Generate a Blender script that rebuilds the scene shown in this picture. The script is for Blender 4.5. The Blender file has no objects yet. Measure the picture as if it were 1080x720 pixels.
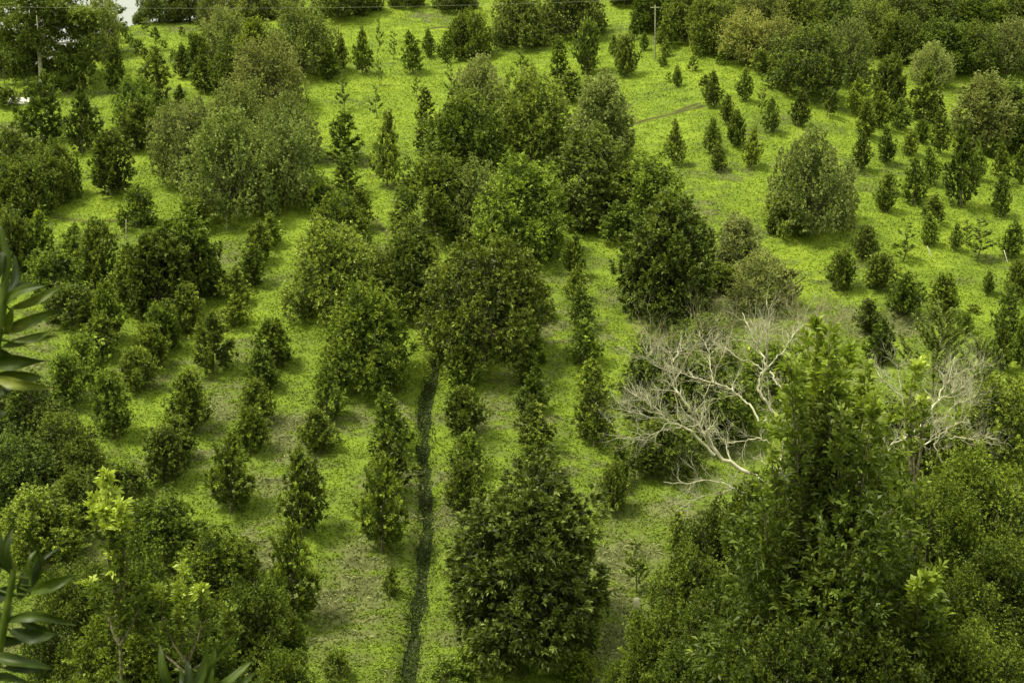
import bpy, math, random
import numpy as np
from mathutils import Vector, Matrix

# ------------------------------------------------------------------ camera, world, sun, exposure
scene = bpy.context.scene
PITCH = 10.0                      # degrees below the horizontal
F = 1500.0                        # focal length in photo pixels (1080 wide)
cam_data = bpy.data.cameras.new('camera')
cam = bpy.data.objects.new('camera', cam_data)
scene.collection.objects.link(cam)
cam_data.sensor_width = 36.0
cam_data.lens = 50.0
cam_data.clip_start = 0.05
cam_data.clip_end = 4000.0
cam.location = (0, 0, 0)
cam.rotation_euler = (math.radians(90 - PITCH), 0, 0)
cam_data.dof.use_dof = True
cam_data.dof.focus_distance = 55.0
cam_data.dof.aperture_fstop = 17.0
scene.camera = cam

SUN_EL, SUN_AZ = 64.0, -105.0        # azimuth: from the upper left, slightly behind the slope
world = bpy.data.worlds.new('World')
scene.world = world
world.use_nodes = True
wn, wl = world.node_tree.nodes, world.node_tree.links
wn.clear()
w_out = wn.new('ShaderNodeOutputWorld')
w_bg = wn.new('ShaderNodeBackground')
w_bg.inputs['Strength'].default_value = 0.12
sky = wn.new('ShaderNodeTexSky')
sky.sky_type = 'NISHITA'
sky.sun_disc = False
sky.sun_elevation = math.radians(SUN_EL)
sky.sun_rotation = math.radians(SUN_AZ)
sky.altitude = 300
w_mix = wn.new('ShaderNodeMix'); w_mix.data_type = 'RGBA'
w_mix.inputs[0].default_value = 0.93
# overcast cloud layer
w_tc = wn.new('ShaderNodeTexCoord')
w_noise = wn.new('ShaderNodeTexNoise'); w_noise.inputs['Scale'].default_value = 2.2
w_noise.inputs['Detail'].default_value = 5.0
w_ramp = wn.new('ShaderNodeValToRGB')
w_ramp.color_ramp.elements[0].position = 0.3; w_ramp.color_ramp.elements[0].color = (0.88, 0.9, 0.70, 1)
w_ramp.color_ramp.elements[1].position = 0.75; w_ramp.color_ramp.elements[1].color = (1.06, 1.08, 0.86, 1)
wl.new(w_tc.outputs['Generated'], w_noise.inputs['Vector'])
wl.new(w_noise.outputs['Fac'], w_ramp.inputs['Fac'])
wl.new(sky.outputs['Color'], w_mix.inputs[6])
# an overcast sky is brighter overhead than at the horizon
w_sep = wn.new('ShaderNodeSeparateXYZ'); wl.new(w_tc.outputs['Generated'], w_sep.inputs[0])
w_el = wn.new('ShaderNodeMapRange'); w_el.inputs['From Min'].default_value = 0.0; w_el.inputs['From Max'].default_value = 1.0
w_el.inputs['To Min'].default_value = 2.5; w_el.inputs['To Max'].default_value = 7.0
wl.new(w_sep.outputs['Z'], w_el.inputs['Value'])
w_mul = wn.new('ShaderNodeVectorMath'); w_mul.operation = 'SCALE'
wl.new(w_ramp.outputs['Color'], w_mul.inputs[0]); wl.new(w_el.outputs[0], w_mul.inputs['Scale'])
wl.new(w_mul.outputs[0], w_mix.inputs[7])
wl.new(w_mix.outputs[2], w_bg.inputs['Color'])
wl.new(w_bg.outputs['Background'], w_out.inputs['Surface'])

sun_data = bpy.data.lights.new('sun', 'SUN')
sun_data.energy = 2.7
sun_data.angle = math.radians(10)
sun_data.color = (1.0, 0.95, 0.80)
sun = bpy.data.objects.new('sun', sun_data)
scene.collection.objects.link(sun)
# direction towards the sun
_el, _az = math.radians(SUN_EL), math.radians(SUN_AZ)
_d = Vector((math.sin(_az) * math.cos(_el), math.cos(_az) * math.cos(_el), math.sin(_el)))
sun.rotation_euler = _d.to_track_quat('Z', 'Y').to_euler()

scene.view_settings.view_transform = 'Standard'
scene.view_settings.look = 'None'
scene.view_settings.exposure = 1.32
scene.view_settings.gamma = 1.0
scene.view_settings.use_curve_mapping = False
scene.render.engine = 'CYCLES'
scene.cycles.max_bounces = 5
scene.cycles.diffuse_bounces = 3
scene.cycles.glossy_bounces = 2
scene.cycles.transmission_bounces = 2
scene.cycles.transparent_max_bounces = 4
scene.cycles.use_denoising = True

# ------------------------------------------------------------------ small numeric helpers
def _hash(ix, iy, seed):
    n = (ix.astype(np.int64) * 374761393 + iy.astype(np.int64) * 668265263 + seed * 1442695041) & 0xffffffff
    n = ((n ^ (n >> 13)) * 1274126177) & 0xffffffff
    n = n ^ (n >> 16)
    return (n & 0xffff) / 65535.0

def vnoise(x, y, seed=0):
    x = np.asarray(x, float); y = np.asarray(y, float)
    ix = np.floor(x); iy = np.floor(y)
    fx = x - ix; fy = y - iy
    fx = fx * fx * (3 - 2 * fx); fy = fy * fy * (3 - 2 * fy)
    a = _hash(ix, iy, seed); b = _hash(ix + 1, iy, seed)
    c = _hash(ix, iy + 1, seed); d = _hash(ix + 1, iy + 1, seed)
    return (a * (1 - fx) + b * fx) * (1 - fy) + (c * (1 - fx) + d * fx) * fy

def fbm(x, y, seed=0, octaves=4):
    t = 0; amp = 0.5; tot = 0
    for o in range(octaves):
        t = t + amp * vnoise(np.asarray(x) * 2 ** o, np.asarray(y) * 2 ** o, seed + o * 17)
        tot += amp; amp *= 0.5
    return t / tot

def sstep(a, b, x):
    t = np.clip((np.asarray(x, float) - a) / (b - a), 0, 1)
    return t * t * (3 - 2 * t)

# ------------------------------------------------------------------ the hillside (metres, camera at the origin)
def ridge_height(x):
    x = np.asarray(x, float)
    r = 1.5 + 4.5 * sstep(-38.5, -29.0, x)
    r = r + 10.0 * sstep(-26.0, -12.0, x) + 10.0 * sstep(-8, 12, x)
    return r

def base_height(x, y):
    x = np.asarray(x, float); y = np.asarray(y, float)
    slope = -36.9 + 0.364 * y
    slope = slope - 2.6 * sstep(12, 40, x) * sstep(60, 100, y)          # the right side lies a little deeper
    slope = slope + 1.6 * np.exp(-((x - 16) / 14) ** 2 - ((y - 96) / 16) ** 2)
    slope = slope + 1.0 * (fbm(x / 17, y / 17, 5, 2) - 0.5)
    near = -2.0 - 0.55 * np.maximum(y, 0) - 0.08 * np.minimum(y, 0)
    k = 2.0
    z = k * np.logaddexp(slope / k, near / k)
    rd = ridge_height(x) - 0.10 * np.maximum(y - 118, 0)
    k2 = 0.9
    z = -k2 * np.logaddexp(-z / k2, -rd / k2)
    return z

_carve = None       # set once the ditch line is known
def height(x, y):
    z = base_height(x, y)
    x = np.asarray(x, float); y = np.asarray(y, float)
    w = sstep(30, 45, y)
    z = z + w * 0.20 * (fbm(x / 2.2, y / 0.9, 11, 4) - 0.5) + w * 0.35 * (fbm(x / 6.5, y / 3.0, 23, 2) - 0.5)
    if _carve is not None:
        z = z - 0.42 * np.exp(-(seg_dist(x, y, _carve) / 0.42) ** 2)
    return z

def seg_dist(x, y, pts):
    x = np.asarray(x, float); y = np.asarray(y, float)
    best = np.full(x.shape, 1e9)
    for (ax, ay), (bx, by) in zip(pts[:-1], pts[1:]):
        vx, vy = bx - ax, by - ay
        L = vx * vx + vy * vy + 1e-9
        t = np.clip(((x - ax) * vx + (y - ay) * vy) / L, 0, 1)
        d = np.hypot(x - ax - t * vx, y - ay - t * vy)
        best = np.minimum(best, d)
    return best

cp, sp = math.cos(math.radians(PITCH)), math.sin(math.radians(PITCH))
def ray(px, py):
    """World direction through photo pixel (px, py); its depth along the camera axis is 1."""
    u = (px - 540.0) / F; v = (360.0 - py) / F
    return np.array([u, cp + v * sp, -sp + v * cp])

_T = np.concatenate([np.arange(22, 200, 0.25), np.arange(200, 500, 2.0)])
def on_ground(px, py):
    """Where the view through a photo pixel first meets the hillside (beyond the near slope)."""
    d = ray(px, py)
    P = d[None, :] * _T[:, None]
    g = base_height(P[:, 0], P[:, 1])
    below = P[:, 2] <= g
    if not below.any():
        i = int(np.argmin(np.where(_T < 140, P[:, 2] - g, 1e9)))      # grazes the crest
        t = _T[i]
    else:
        i = int(np.argmax(below))
        t = _T[i]
        if i > 0:
            a = P[i - 1, 2] - g[i - 1]; b = g[i] - P[i, 2]
            t = _T[i - 1] + (_T[i] - _T[i - 1]) * a / (a + b + 1e-9)
    p = d * t
    return float(p[0]), float(p[1]), float(t)

def at_depth(px, py, t):
    return ray(px, py) * t

# ------------------------------------------------------------------ mesh helpers
col = scene.collection
class MB:
    """Collects polygons (quads and triangles as 4-tuples / 3-tuples of vertices) with a tint per vertex."""
    def __init__(self):
        self.v = []; self.t = []; self.f4 = []; self.f3 = []; self.n = 0
    def add(self, verts, quads=None, tris=None, tint=0.5):
        verts = np.asarray(verts, float).reshape(-1, 3)
        m = len(verts)
        self.v.append(verts)
        self.t.append(np.broadcast_to(np.asarray(tint, float), (m,)).copy())
        if quads is not None and len(quads): self.f4.append(np.asarray(quads, np.int64) + self.n)
        if tris is not None and len(tris): self.f3.append(np.asarray(tris, np.int64) + self.n)
        self.n += m
    def mesh(self, name, material, smooth=False):
        me = bpy.data.meshes.new(name)
        v = np.concatenate(self.v) if self.v else np.zeros((0, 3))
        f4 = np.concatenate(self.f4) if self.f4 else np.zeros((0, 4), np.int64)
        f3 = np.concatenate(self.f3) if self.f3 else np.zeros((0, 3), np.int64)
        me.vertices.add(len(v)); me.vertices.foreach_set('co', v.ravel())
        loops = np.concatenate([f4.ravel(), f3.ravel()])
        me.loops.add(len(loops)); me.loops.foreach_set('vertex_index', loops)
        starts = np.concatenate([np.arange(len(f4)) * 4, len(f4) * 4 + np.arange(len(f3)) * 3])
        totals = np.concatenate([np.full(len(f4), 4), np.full(len(f3), 3)])
        me.polygons.add(len(starts))
        me.polygons.foreach_set('loop_start', starts); me.polygons.foreach_set('loop_total', totals)
        if smooth: me.polygons.foreach_set('use_smooth', np.ones(len(starts), bool))
        at = me.attributes.new('tint', 'FLOAT', 'POINT')
        at.data.foreach_set('value', np.concatenate(self.t) if self.t else np.zeros(0))
        me.update(calc_edges=True)
        me.materials.append(material)
        return me

def link(name, data, parent=None):
    o = bpy.data.objects.new(name, data)
    col.objects.link(o)
    if parent is not None: o.parent = parent
    return o

def tag(o, label=None, cat=None, group=None, kind=None):
    if label: o['label'] = label
    if cat: o['category'] = cat
    if group: o['group'] = group
    if kind: o['kind'] = kind
    return o

def tube(mb, pts, radii, sides=6, tint=0.5, cap=True):
    pts = np.asarray(pts, float); n = len(pts)
    radii = np.broadcast_to(np.asarray(radii, float), (n,))
    T = np.gradient(pts, axis=0)
    T /= np.linalg.norm(T, axis=1)[:, None] + 1e-12
    ref = np.array([0.31, 0.17, 0.93]) if abs(T[0][2]) < 0.9 else np.array([1.0, 0.1, 0.05])
    U = np.cross(T, ref); U /= np.linalg.norm(U, axis=1)[:, None] + 1e-12
    V = np.cross(T, U)
    a = np.arange(sides) * 2 * math.pi / sides
    ring = pts[:, None, :] + radii[:, None, None] * (np.cos(a)[None, :, None] * U[:, None, :] + np.sin(a)[None, :, None] * V[:, None, :])
    i = np.arange(n - 1)[:, None] * sides; j = np.arange(sides)[None, :]; j2 = (j + 1) % sides
    q = np.stack([i + j, i + j2, i + sides + j2, i + sides + j], -1).reshape(-1, 4)
    verts = ring.reshape(-1, 3); tris = []
    if cap:
        verts = np.vstack([verts, pts[-1] + T[-1] * radii[-1]])
        b = (n - 1) * sides
        tris = [[b + k, b + (k + 1) % sides, n * sides] for k in range(sides)]
    mb.add(verts, q, tris, tint)

def unit(v):
    v = np.asarray(v, float)
    return v / (np.linalg.norm(v, axis=-1, keepdims=True) + 1e-9)

def tufts(mb, P, D, n, length, width, spread, rng, tint, tint_jit=0.12, droop=0.15, len_jit=0.3, base_off=0.3, flat=False):
    """At every point P a whorl of n leaves fanning round direction D: each leaf is a folded blade."""
    P = np.asarray(P, float); D = unit(D); N = len(P)
    if N == 0: return
    tint = np.broadcast_to(np.asarray(tint, float), (N,))
    P = np.repeat(P, n, 0); D = np.repeat(D, n, 0)
    tn = np.repeat(tint, n) + rng.normal(0, tint_jit, N * n)
    M = N * n
    L = length * (1 + rng.uniform(-len_jit, len_jit, M))
    W = width * (1 + rng.uniform(-0.25, 0.25, M))
    R = unit(rng.normal(size=(M, 3)))
    A = unit(D + spread * R)
    S = unit(np.cross(A, unit(rng.normal(size=(M, 3)) + 0.6 * D)))
    if flat: S = unit(np.cross(A, np.array([0, 0, 1.0]) + rng.normal(0, .35, (M, 3))))
    Nn = unit(np.cross(S, A))
    Nn = np.where((Nn[:, 2] < 0)[:, None], -Nn, Nn)
    B = P + D * (rng.uniform(-base_off, base_off, M) * length)[:, None]
    mid = B + A * (L * 0.5)[:, None]
    tip = B + A * L[:, None] - np.array([0, 0, 1.0]) * (droop * L)[:, None]
    l = mid + S * (W * 0.5)[:, None] + Nn * (W * 0.16)[:, None]
    r = mid - S * (W * 0.5)[:, None] + Nn * (W * 0.16)[:, None]
    v = np.stack([B, r, tip, l], 1).reshape(-1, 3)
    q = np.arange(M * 4).reshape(M, 4)
    mb.add(v, q, None, np.repeat(np.clip(tn, 0, 1), 4))

# ------------------------------------------------------------------ materials
def nodes_of(name):
    m = bpy.data.materials.new(name); m.use_nodes = True
    nt = m.node_tree; nt.nodes.clear()
    return m, nt.nodes, nt.links

def ramp(nodes, stops):
    r = nodes.new('ShaderNodeValToRGB')
    el = r.color_ramp.elements
    while len(el) < len(stops): el.new(0.5)
    for e, (p, c) in zip(el, stops):
        e.position = p; e.color = (c[0], c[1], c[2], 1)
    return r

def leaf_material(name, stops, rough=0.5, transl=0.22, hue_var=0.10, spec=0.22):
    m, N, L = nodes_of(name)
    out = N.new('ShaderNodeOutputMaterial')
    at = N.new('ShaderNodeAttribute'); at.attribute_name = 'tint'
    oi = N.new('ShaderNodeObjectInfo')
    # each plant slightly lighter or darker, each clump patchy
    ma = N.new('ShaderNodeMath'); ma.operation = 'MULTIPLY_ADD'
    ma.inputs[1].default_value = hue_var * 2; ma.inputs[2].default_value = -hue_var
    L.new(oi.outputs['Random'], ma.inputs[0])
    ad = N.new('ShaderNodeMath'); ad.operation = 'ADD'; ad.use_clamp = True
    L.new(at.outputs['Fac'], ad.inputs[0]); L.new(ma.outputs[0], ad.inputs[1])
    rp = ramp(N, stops)
    L.new(ad.outputs[0], rp.inputs['Fac'])
    mul = N.new('ShaderNodeMix'); mul.data_type = 'RGBA'; mul.blend_type = 'MULTIPLY'
    mul.inputs[0].default_value = 1.0
    L.new(rp.outputs['Color'], mul.inputs[6]); L.new(oi.outputs['Color'], mul.inputs[7])
    pb = N.new('ShaderNodeBsdfPrincipled')
    pb.inputs['Roughness'].default_value = rough
    pb.inputs['Specular IOR Level'].default_value = spec
    L.new(mul.outputs[2], pb.inputs['Base Color'])
    tr = N.new('ShaderNodeBsdfTranslucent')
    tm = N.new('ShaderNodeMix'); tm.data_type = 'RGBA'; tm.blend_type = 'MULTIPLY'; tm.inputs[0].default_value = 1.0
    tm.inputs[7].default_value = (1.25, 1.3, 0.5, 1)
    L.new(mul.outputs[2], tm.inputs[6]); L.new(tm.outputs[2], tr.inputs['Color'])
    ms = N.new('ShaderNodeMixShader'); ms.inputs[0].default_value = transl
    L.new(pb.outputs[0], ms.inputs[1]); L.new(tr.outputs[0], ms.inputs[2])
    L.new(ms.outputs[0], out.inputs['Surface'])
    return m

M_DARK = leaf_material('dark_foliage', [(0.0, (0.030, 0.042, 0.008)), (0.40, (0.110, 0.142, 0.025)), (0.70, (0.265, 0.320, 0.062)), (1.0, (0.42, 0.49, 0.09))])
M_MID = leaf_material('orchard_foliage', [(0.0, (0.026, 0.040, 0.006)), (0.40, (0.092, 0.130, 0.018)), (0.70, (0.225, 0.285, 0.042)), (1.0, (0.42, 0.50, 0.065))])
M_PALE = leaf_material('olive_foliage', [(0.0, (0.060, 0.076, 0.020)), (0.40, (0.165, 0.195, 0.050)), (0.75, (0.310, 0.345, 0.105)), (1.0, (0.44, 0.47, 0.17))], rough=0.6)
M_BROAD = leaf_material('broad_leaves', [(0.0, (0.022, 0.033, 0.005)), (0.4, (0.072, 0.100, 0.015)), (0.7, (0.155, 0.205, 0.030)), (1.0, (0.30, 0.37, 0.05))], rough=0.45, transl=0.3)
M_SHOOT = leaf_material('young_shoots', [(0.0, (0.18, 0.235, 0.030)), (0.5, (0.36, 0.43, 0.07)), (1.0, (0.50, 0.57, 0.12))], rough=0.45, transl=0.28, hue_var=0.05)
M_GRASS = leaf_material('ground_cover', [(0.0, (0.095, 0.108, 0.030)), (0.25, (0.105, 0.134, 0.024)), (0.5, (0.140, 0.200, 0.020)), (0.75, (0.205, 0.280, 0.022)), (1.0, (0.30, 0.37, 0.036))], rough=0.7, transl=0.2, hue_var=0.0, spec=0.12)

def bark_material(name, c1, c2, scale=14.0, rough=0.85):
    m, N, L = nodes_of(name)
    out = N.new('ShaderNodeOutputMaterial'); pb = N.new('ShaderNodeBsdfPrincipled')
    tc = N.new('ShaderNodeTexCoord'); no = N.new('ShaderNodeTexNoise')
    no.inputs['Scale'].default_value = scale; no.inputs['Detail'].default_value = 5
    rp = ramp(N, [(0.35, c1), (0.65, c2)])
    L.new(tc.outputs['Object'], no.inputs['Vector']); L.new(no.outputs['Fac'], rp.inputs['Fac'])
    L.new(rp.outputs['Color'], pb.inputs['Base Color'])
    bp = N.new('ShaderNodeBump'); bp.inputs['Strength'].default_value = 0.4; bp.inputs['Distance'].default_value = 0.02
    L.new(no.outputs['Fac'], bp.inputs['Height']); L.new(bp.outputs[0], pb.inputs['Normal'])
    pb.inputs['Roughness'].default_value = rough; pb.inputs['Specular IOR Level'].default_value = 0.12
    L.new(pb.outputs[0], out.inputs['Surface'])
    return m
M_BARK = bark_material('bark', (0.05, 0.045, 0.02), (0.15, 0.14, 0.075))
M_PALEBARK = bark_material('pale_bark', (0.25, 0.245, 0.15), (0.52, 0.50, 0.34), 5.0)
M_TWIG = bark_material('dry_twigs', (0.16, 0.15, 0.075), (0.33, 0.30, 0.17), 9.0)
M_POST = bark_material('weathered_post', (0.20, 0.20, 0.12), (0.36, 0.35, 0.23), 6.0)
M_WHITE = bark_material('white_plastic', (0.38, 0.39, 0.28), (0.55, 0.55, 0.42), 6.0, 0.5)
M_WIRE = bark_material('wire_metal', (0.25, 0.26, 0.16), (0.30, 0.30, 0.20), 3.0, 0.5)

# ------------------------------------------------------------------ setting: hillside, ditch, ground cover, wire
DITCH_PX = [(458, 372), (457, 388), (451, 412), (448, 440), (447, 475), (450, 515), (450, 545), (448, 585), (446, 620), (439, 652), (431, 682), (430, 703), (433, 722), (435, 745)]
ditch_pts = [on_ground(*p)[:2] for p in DITCH_PX]
_carve = ditch_pts

# narrow eroded terrace edges (bare dark earth)
CUTS_PX = [[(662, 134), (690, 125), (712, 120), (742, 110)], [(58, 229), (90, 233), (128, 232), (165, 229)],
           [(712, 118), (735, 108)], [(805, 95), (822, 93)], [(770, 50), (830, 88)],
           [(455, 30), (488, 27)], [(200, 122), (215, 128)], [(330, 200), (352, 196)],
           [(392, 185), (410, 184)], [(855, 195), (905, 240)], [(396, 232), (410, 248)], [(160, 130), (182, 134)]]
cuts = [[on_ground(*p)[:2] for p in c] for c in CUTS_PX]
# worn, straw-coloured patches and extra bright ones: (px, py, radius x, radius y, amount)
PATCH_PX = [(300, 457, 30, 22, .8), (235, 425, 30, 16, .6), (222, 445, 28, 20, .7), (237, 262, 26, 14, .6), (235, 285, 18, 20, .5), (575, 335, 22, 30, .5), (585, 385, 20, 25, .5),
            (105, 248, 45, 14, .7), (735, 215, 30, 22, .6), (705, 115, 30, 12, .3), (640, 352, 14, 30, .5), (760, 185, 30, 20, .3),
            (155, 105, 30, 14, .4), (60, 100, 40, 8, .8), (15, 135, 22, 16, .7), (200, 120, 35, 12, .5), (420, 165, 30, 25, .45), (462, 210, 25, 20, .4),
            (170, 55, 30, 20, .35), (200, 30, 25, 8, .8), (290, 40, 40, 8, .7), (450, 20, 40, 8, .6), (690, 100, 40, 15, .3), (320, 500, 30, 40, .4), (280, 560, 26, 60, .35),
            (400, 560, 40, 60, .3), (390, 650, 45, 40, .55), (375, 600, 30, 30, .5), (470, 690, 20, 30, .3), (650, 600, 22, 60, .6), (665, 640, 22, 30, .5),
            (330, 690, 25, 30, .4), (505, 465, 30, 40, .3), (590, 470, 20, 60, .35), (800, 205, 40, 30, .2), (560, 100, 60, 25, .15), (985, 90, 30, 12, .4),
            (940, 345, 60, 14, .7), (900, 330, 50, 20, .4), (840, 285, 40, 16, .2), (780, 320, 60, 30, .5), (870, 340, 50, 20, .6), (225, 175, 20, 30, .4), (355, 240, 20, 25, .3)]
patches = []
for (a, b, rx, ry, amt) in PATCH_PX:
    X, Y, t = on_ground(a, b)
    patches.append((X, Y, rx * t / F, ry * t / F / 0.52, amt))
BRIGHT_PX = [(830, 282, 55, 20, .5), (850, 265, 30, 12, .3), (935, 47, 14, 10, .3), (780, 160, 60, 40, .18), (700, 60, 60, 30, .15), (560, 85, 60, 20, .12), (430, 50, 50, 25, .15), (630, 330, 20, 40, .1), (655, 380, 12, 30, .15), (960, 300, 80, 30, .1)]
brights = []
for (a, b, rx, ry, amt) in BRIGHT_PX:
    X, Y, t = on_ground(a, b)
    brights.append((X, Y, rx * t / F, ry * t / F / 0.52, amt))

def worn(x, y):
    """0 lush .. 1 worn and straw-coloured"""
    n = fbm(x / 3.4 + 40, y / 2.2, 31, 4)
    low = sstep(92, 60, y)
    s = (0.95 + 0.35 * low) * sstep(0.54 - 0.10 * low, 0.74 - 0.08 * low, n)
    fine = fbm(x / 0.75, y / 0.32, 37, 4)
    bias = 0
    for (X, Y, rx, ry, amt) in patches:
        bias = bias + amt * np.exp(-((x - X) / rx) ** 2 - ((y - Y) / ry) ** 2)
    s = s * 0.38 + np.minimum(bias, 0.9) * 0.70
    s = s * sstep(0.34, 0.60, fine + 0.12 * s) * 1.25
    return np.clip(s, 0, 1)

def earth(x, y):
    """bare dark earth along eroded edges"""
    d = np.full(np.shape(x), 9.0)
    for c in cuts: d = np.minimum(d, seg_dist(x, y, c))
    wob = 0.05 + 0.24 * vnoise(np.asarray(x) / 0.9, np.asarray(y) / 0.9, 71)
    return np.clip(1.25 - d / wob, 0, 1)

def lush(x, y):
    b = 0
    for (X, Y, rx, ry, amt) in brights:
        b = b + amt * np.exp(-((x - X) / rx) ** 2 - ((y - Y) / ry) ** 2)
    return b

def ground_tint(x, y):
    t = 0.62 + 0.30 * (fbm(x / 5.0, y / 3.0, 3, 3) - 0.5) + 0.30 * (fbm(x / 0.9, y / 0.55, 7, 3) - 0.5)
    t = t + 0.34 * (fbm(x / 1.1, y / 0.30, 8, 3) - 0.5)
    t = t + 0.06 * sstep(60, 95, y) - 0.13 * sstep(72, 48, y)  # shade over the lower slope put into the ground colour, lighter uphill
    return t + 0.30 * lush(x, y) - 0.55 * worn(x, y)

def soil_material():
    m, N, L = nodes_of('hillside_soil')
    out = N.new('ShaderNodeOutputMaterial'); pb = N.new('ShaderNodeBsdfPrincipled')
    at = N.new('ShaderNodeAttribute'); at.attribute_name = 'tint'
    ae = N.new('ShaderNodeAttribute'); ae.attribute_name = 'earth'
    tc = N.new('ShaderNodeTexCoord')
    mp = N.new('ShaderNodeMapping'); mp.inputs['Scale'].default_value = (1.0, 1.7, 1.0)
    L.new(tc.outputs['Object'], mp.inputs['Vector'])
    n1 = N.new('ShaderNodeTexNoise'); n1.inputs['Scale'].default_value = 3.2; n1.inputs['Detail'].default_value = 8; n1.inputs['Roughness'].default_value = 0.7
    L.new(mp.outputs[0], n1.inputs['Vector'])
    s1 = N.new('ShaderNodeMath'); s1.operation = 'MULTIPLY_ADD'; s1.inputs[1].default_value = 0.6; s1.inputs[2].default_value = -0.30
    L.new(n1.outputs['Fac'], s1.inputs[0])
    a1 = N.new('ShaderNodeMath'); a1.operation = 'ADD'; a1.use_clamp = True
    L.new(at.outputs['Fac'], a1.inputs[0]); L.new(s1.outputs[0], a1.inputs[1])
    rp = ramp(N, [(0.0, (0.068, 0.076, 0.026)), (0.2, (0.112, 0.126, 0.040)), (0.36, (0.082, 0.106, 0.020)), (0.6, (0.116, 0.164, 0.017)), (1.0, (0.20, 0.26, 0.024))])
    L.new(a1.outputs[0], rp.inputs['Fac'])
    mx = N.new('ShaderNodeMix'); mx.data_type = 'RGBA'; mx.inputs[7].default_value = (0.045, 0.04, 0.016, 1)
    L.new(ae.outputs['Fac'], mx.inputs[0]); L.new(rp.outputs['Color'], mx.inputs[6])
    L.new(mx.outputs[2], pb.inputs['Base Color'])
    pb.inputs['Roughness'].default_value = 0.95; pb.inputs['Specular IOR Level'].default_value = 0.1
    bp = N.new('ShaderNodeBump'); bp.inputs['Strength'].default_value = 0.9; bp.inputs['Distance'].default_value = 0.07
    L.new(n1.outputs['Fac'], bp.inputs['Height']); L.new(bp.outputs[0], pb.inputs['Normal'])
    L.new(pb.outputs[0], out.inputs['Surface'])
    return m

def graded(a, b, f0, f1, fine, coarse):
    out = list(np.arange(f0, f1 + 1e-6, fine))
    x, s = f1, fine
    while x < b: s = min(s * 1.25, coarse); x += s; out.append(x)
    x, s = f0, fine
    while x > a: s = min(s * 1.25, coarse); x -= s; out.insert(0, x)
    return np.array(out)

gx = graded(-700, 700, -44, 50, 0.22, 30)
gy = graded(-200, 1200, 42, 122, 0.16, 30)
GX, GY = np.meshgrid(gx, gy)
GZ = height(GX, GY)
nx, ny = len(gx), len(gy)
_i = np.arange(ny - 1)[:, None] * nx + np.arange(nx - 1)[None, :]
mb = MB()
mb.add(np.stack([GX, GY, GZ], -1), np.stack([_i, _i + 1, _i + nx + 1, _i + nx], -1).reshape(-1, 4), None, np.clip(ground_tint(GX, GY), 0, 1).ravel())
me = mb.mesh('hillside', soil_material(), smooth=True)
ea = me.attributes.new('earth', 'FLOAT', 'POINT')
ea.data.foreach_set('value', earth(GX, GY).ravel())
terrain = tag(link('terrain', me), 'bright green grassy hillside of the orchard', None, None, 'structure')

# the ditch: a strip of dark damp earth and weeds following the furrow
mb = MB()
rng = np.random.default_rng(5)
dp = []
for (a, b) in zip(ditch_pts[:-1], ditch_pts[1:]):
    n = max(2, int(math.hypot(b[0] - a[0], b[1] - a[1]) / 0.25))
    for k in range(n): dp.append((a[0] + (b[0] - a[0]) * k / n, a[1] + (b[1] - a[1]) * k / n))
dp = np.array(dp)
dp[:, 0] += 0.22 * (vnoise(dp[:, 1] / 1.6, dp[:, 1] * 0, 5) - 0.5)
T = unit(np.gradient(dp, axis=0)); Nn = np.stack([T[:, 1], -T[:, 0]], 1)
cols_ = np.linspace(-1, 1, 7)
hw = 0.13 + 0.20 * vnoise(dp[:, 1] / 0.7, dp[:, 1] * 0 + 3, 9)
P2 = dp[:, None, :] + Nn[:, None, :] * (cols_[None, :, None] * hw[:, None, None])
Z2 = height(P2[..., 0], P2[..., 1]) + 0.05
n_, m_ = Z2.shape
_i = np.arange(n_ - 1)[:, None] * m_ + np.arange(m_ - 1)[None, :]
mb.add(np.concatenate([P2, Z2[..., None]], -1), np.stack([_i, _i + 1, _i + m_ + 1, _i + m_], -1).reshape(-1, 4), None, 0.5)
M_DITCH = bark_material('damp_earth', (0.009, 0.013, 0.003), (0.024, 0.032, 0.008), 5.0)
tag(link('ditch', mb.mesh('ditch', M_DITCH, True)), 'narrow dark ditch running straight up the slope', None, None, 'structure')

# weeds in the ditch (uncountable)
mb = MB()
k = rng.integers(0, len(dp), 2600)
off = rng.normal(0, 0.21, 2600)
px_, py_ = dp[k, 0] + Nn[k, 0] * off, dp[k, 1] + Nn[k, 1] * off + rng.uniform(-.15, .15, 2600)
pz_ = height(px_, py_) + 0.06
tufts(mb, np.stack([px_, py_, pz_], 1), np.array([[0, 0, 1.0]] * 2600), 3, 0.10, 0.045, 1.2, rng, 0.02 + 0.36 * rng.random(2600))
tag(link('weeds', mb.mesh('weeds', M_MID)), 'dark low weeds lining the ditch', None, None, 'stuff')

# ground cover (uncountable): small leaf tufts all over the visible slope
rng = np.random.default_rng(21)
Nt = 680000
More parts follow.
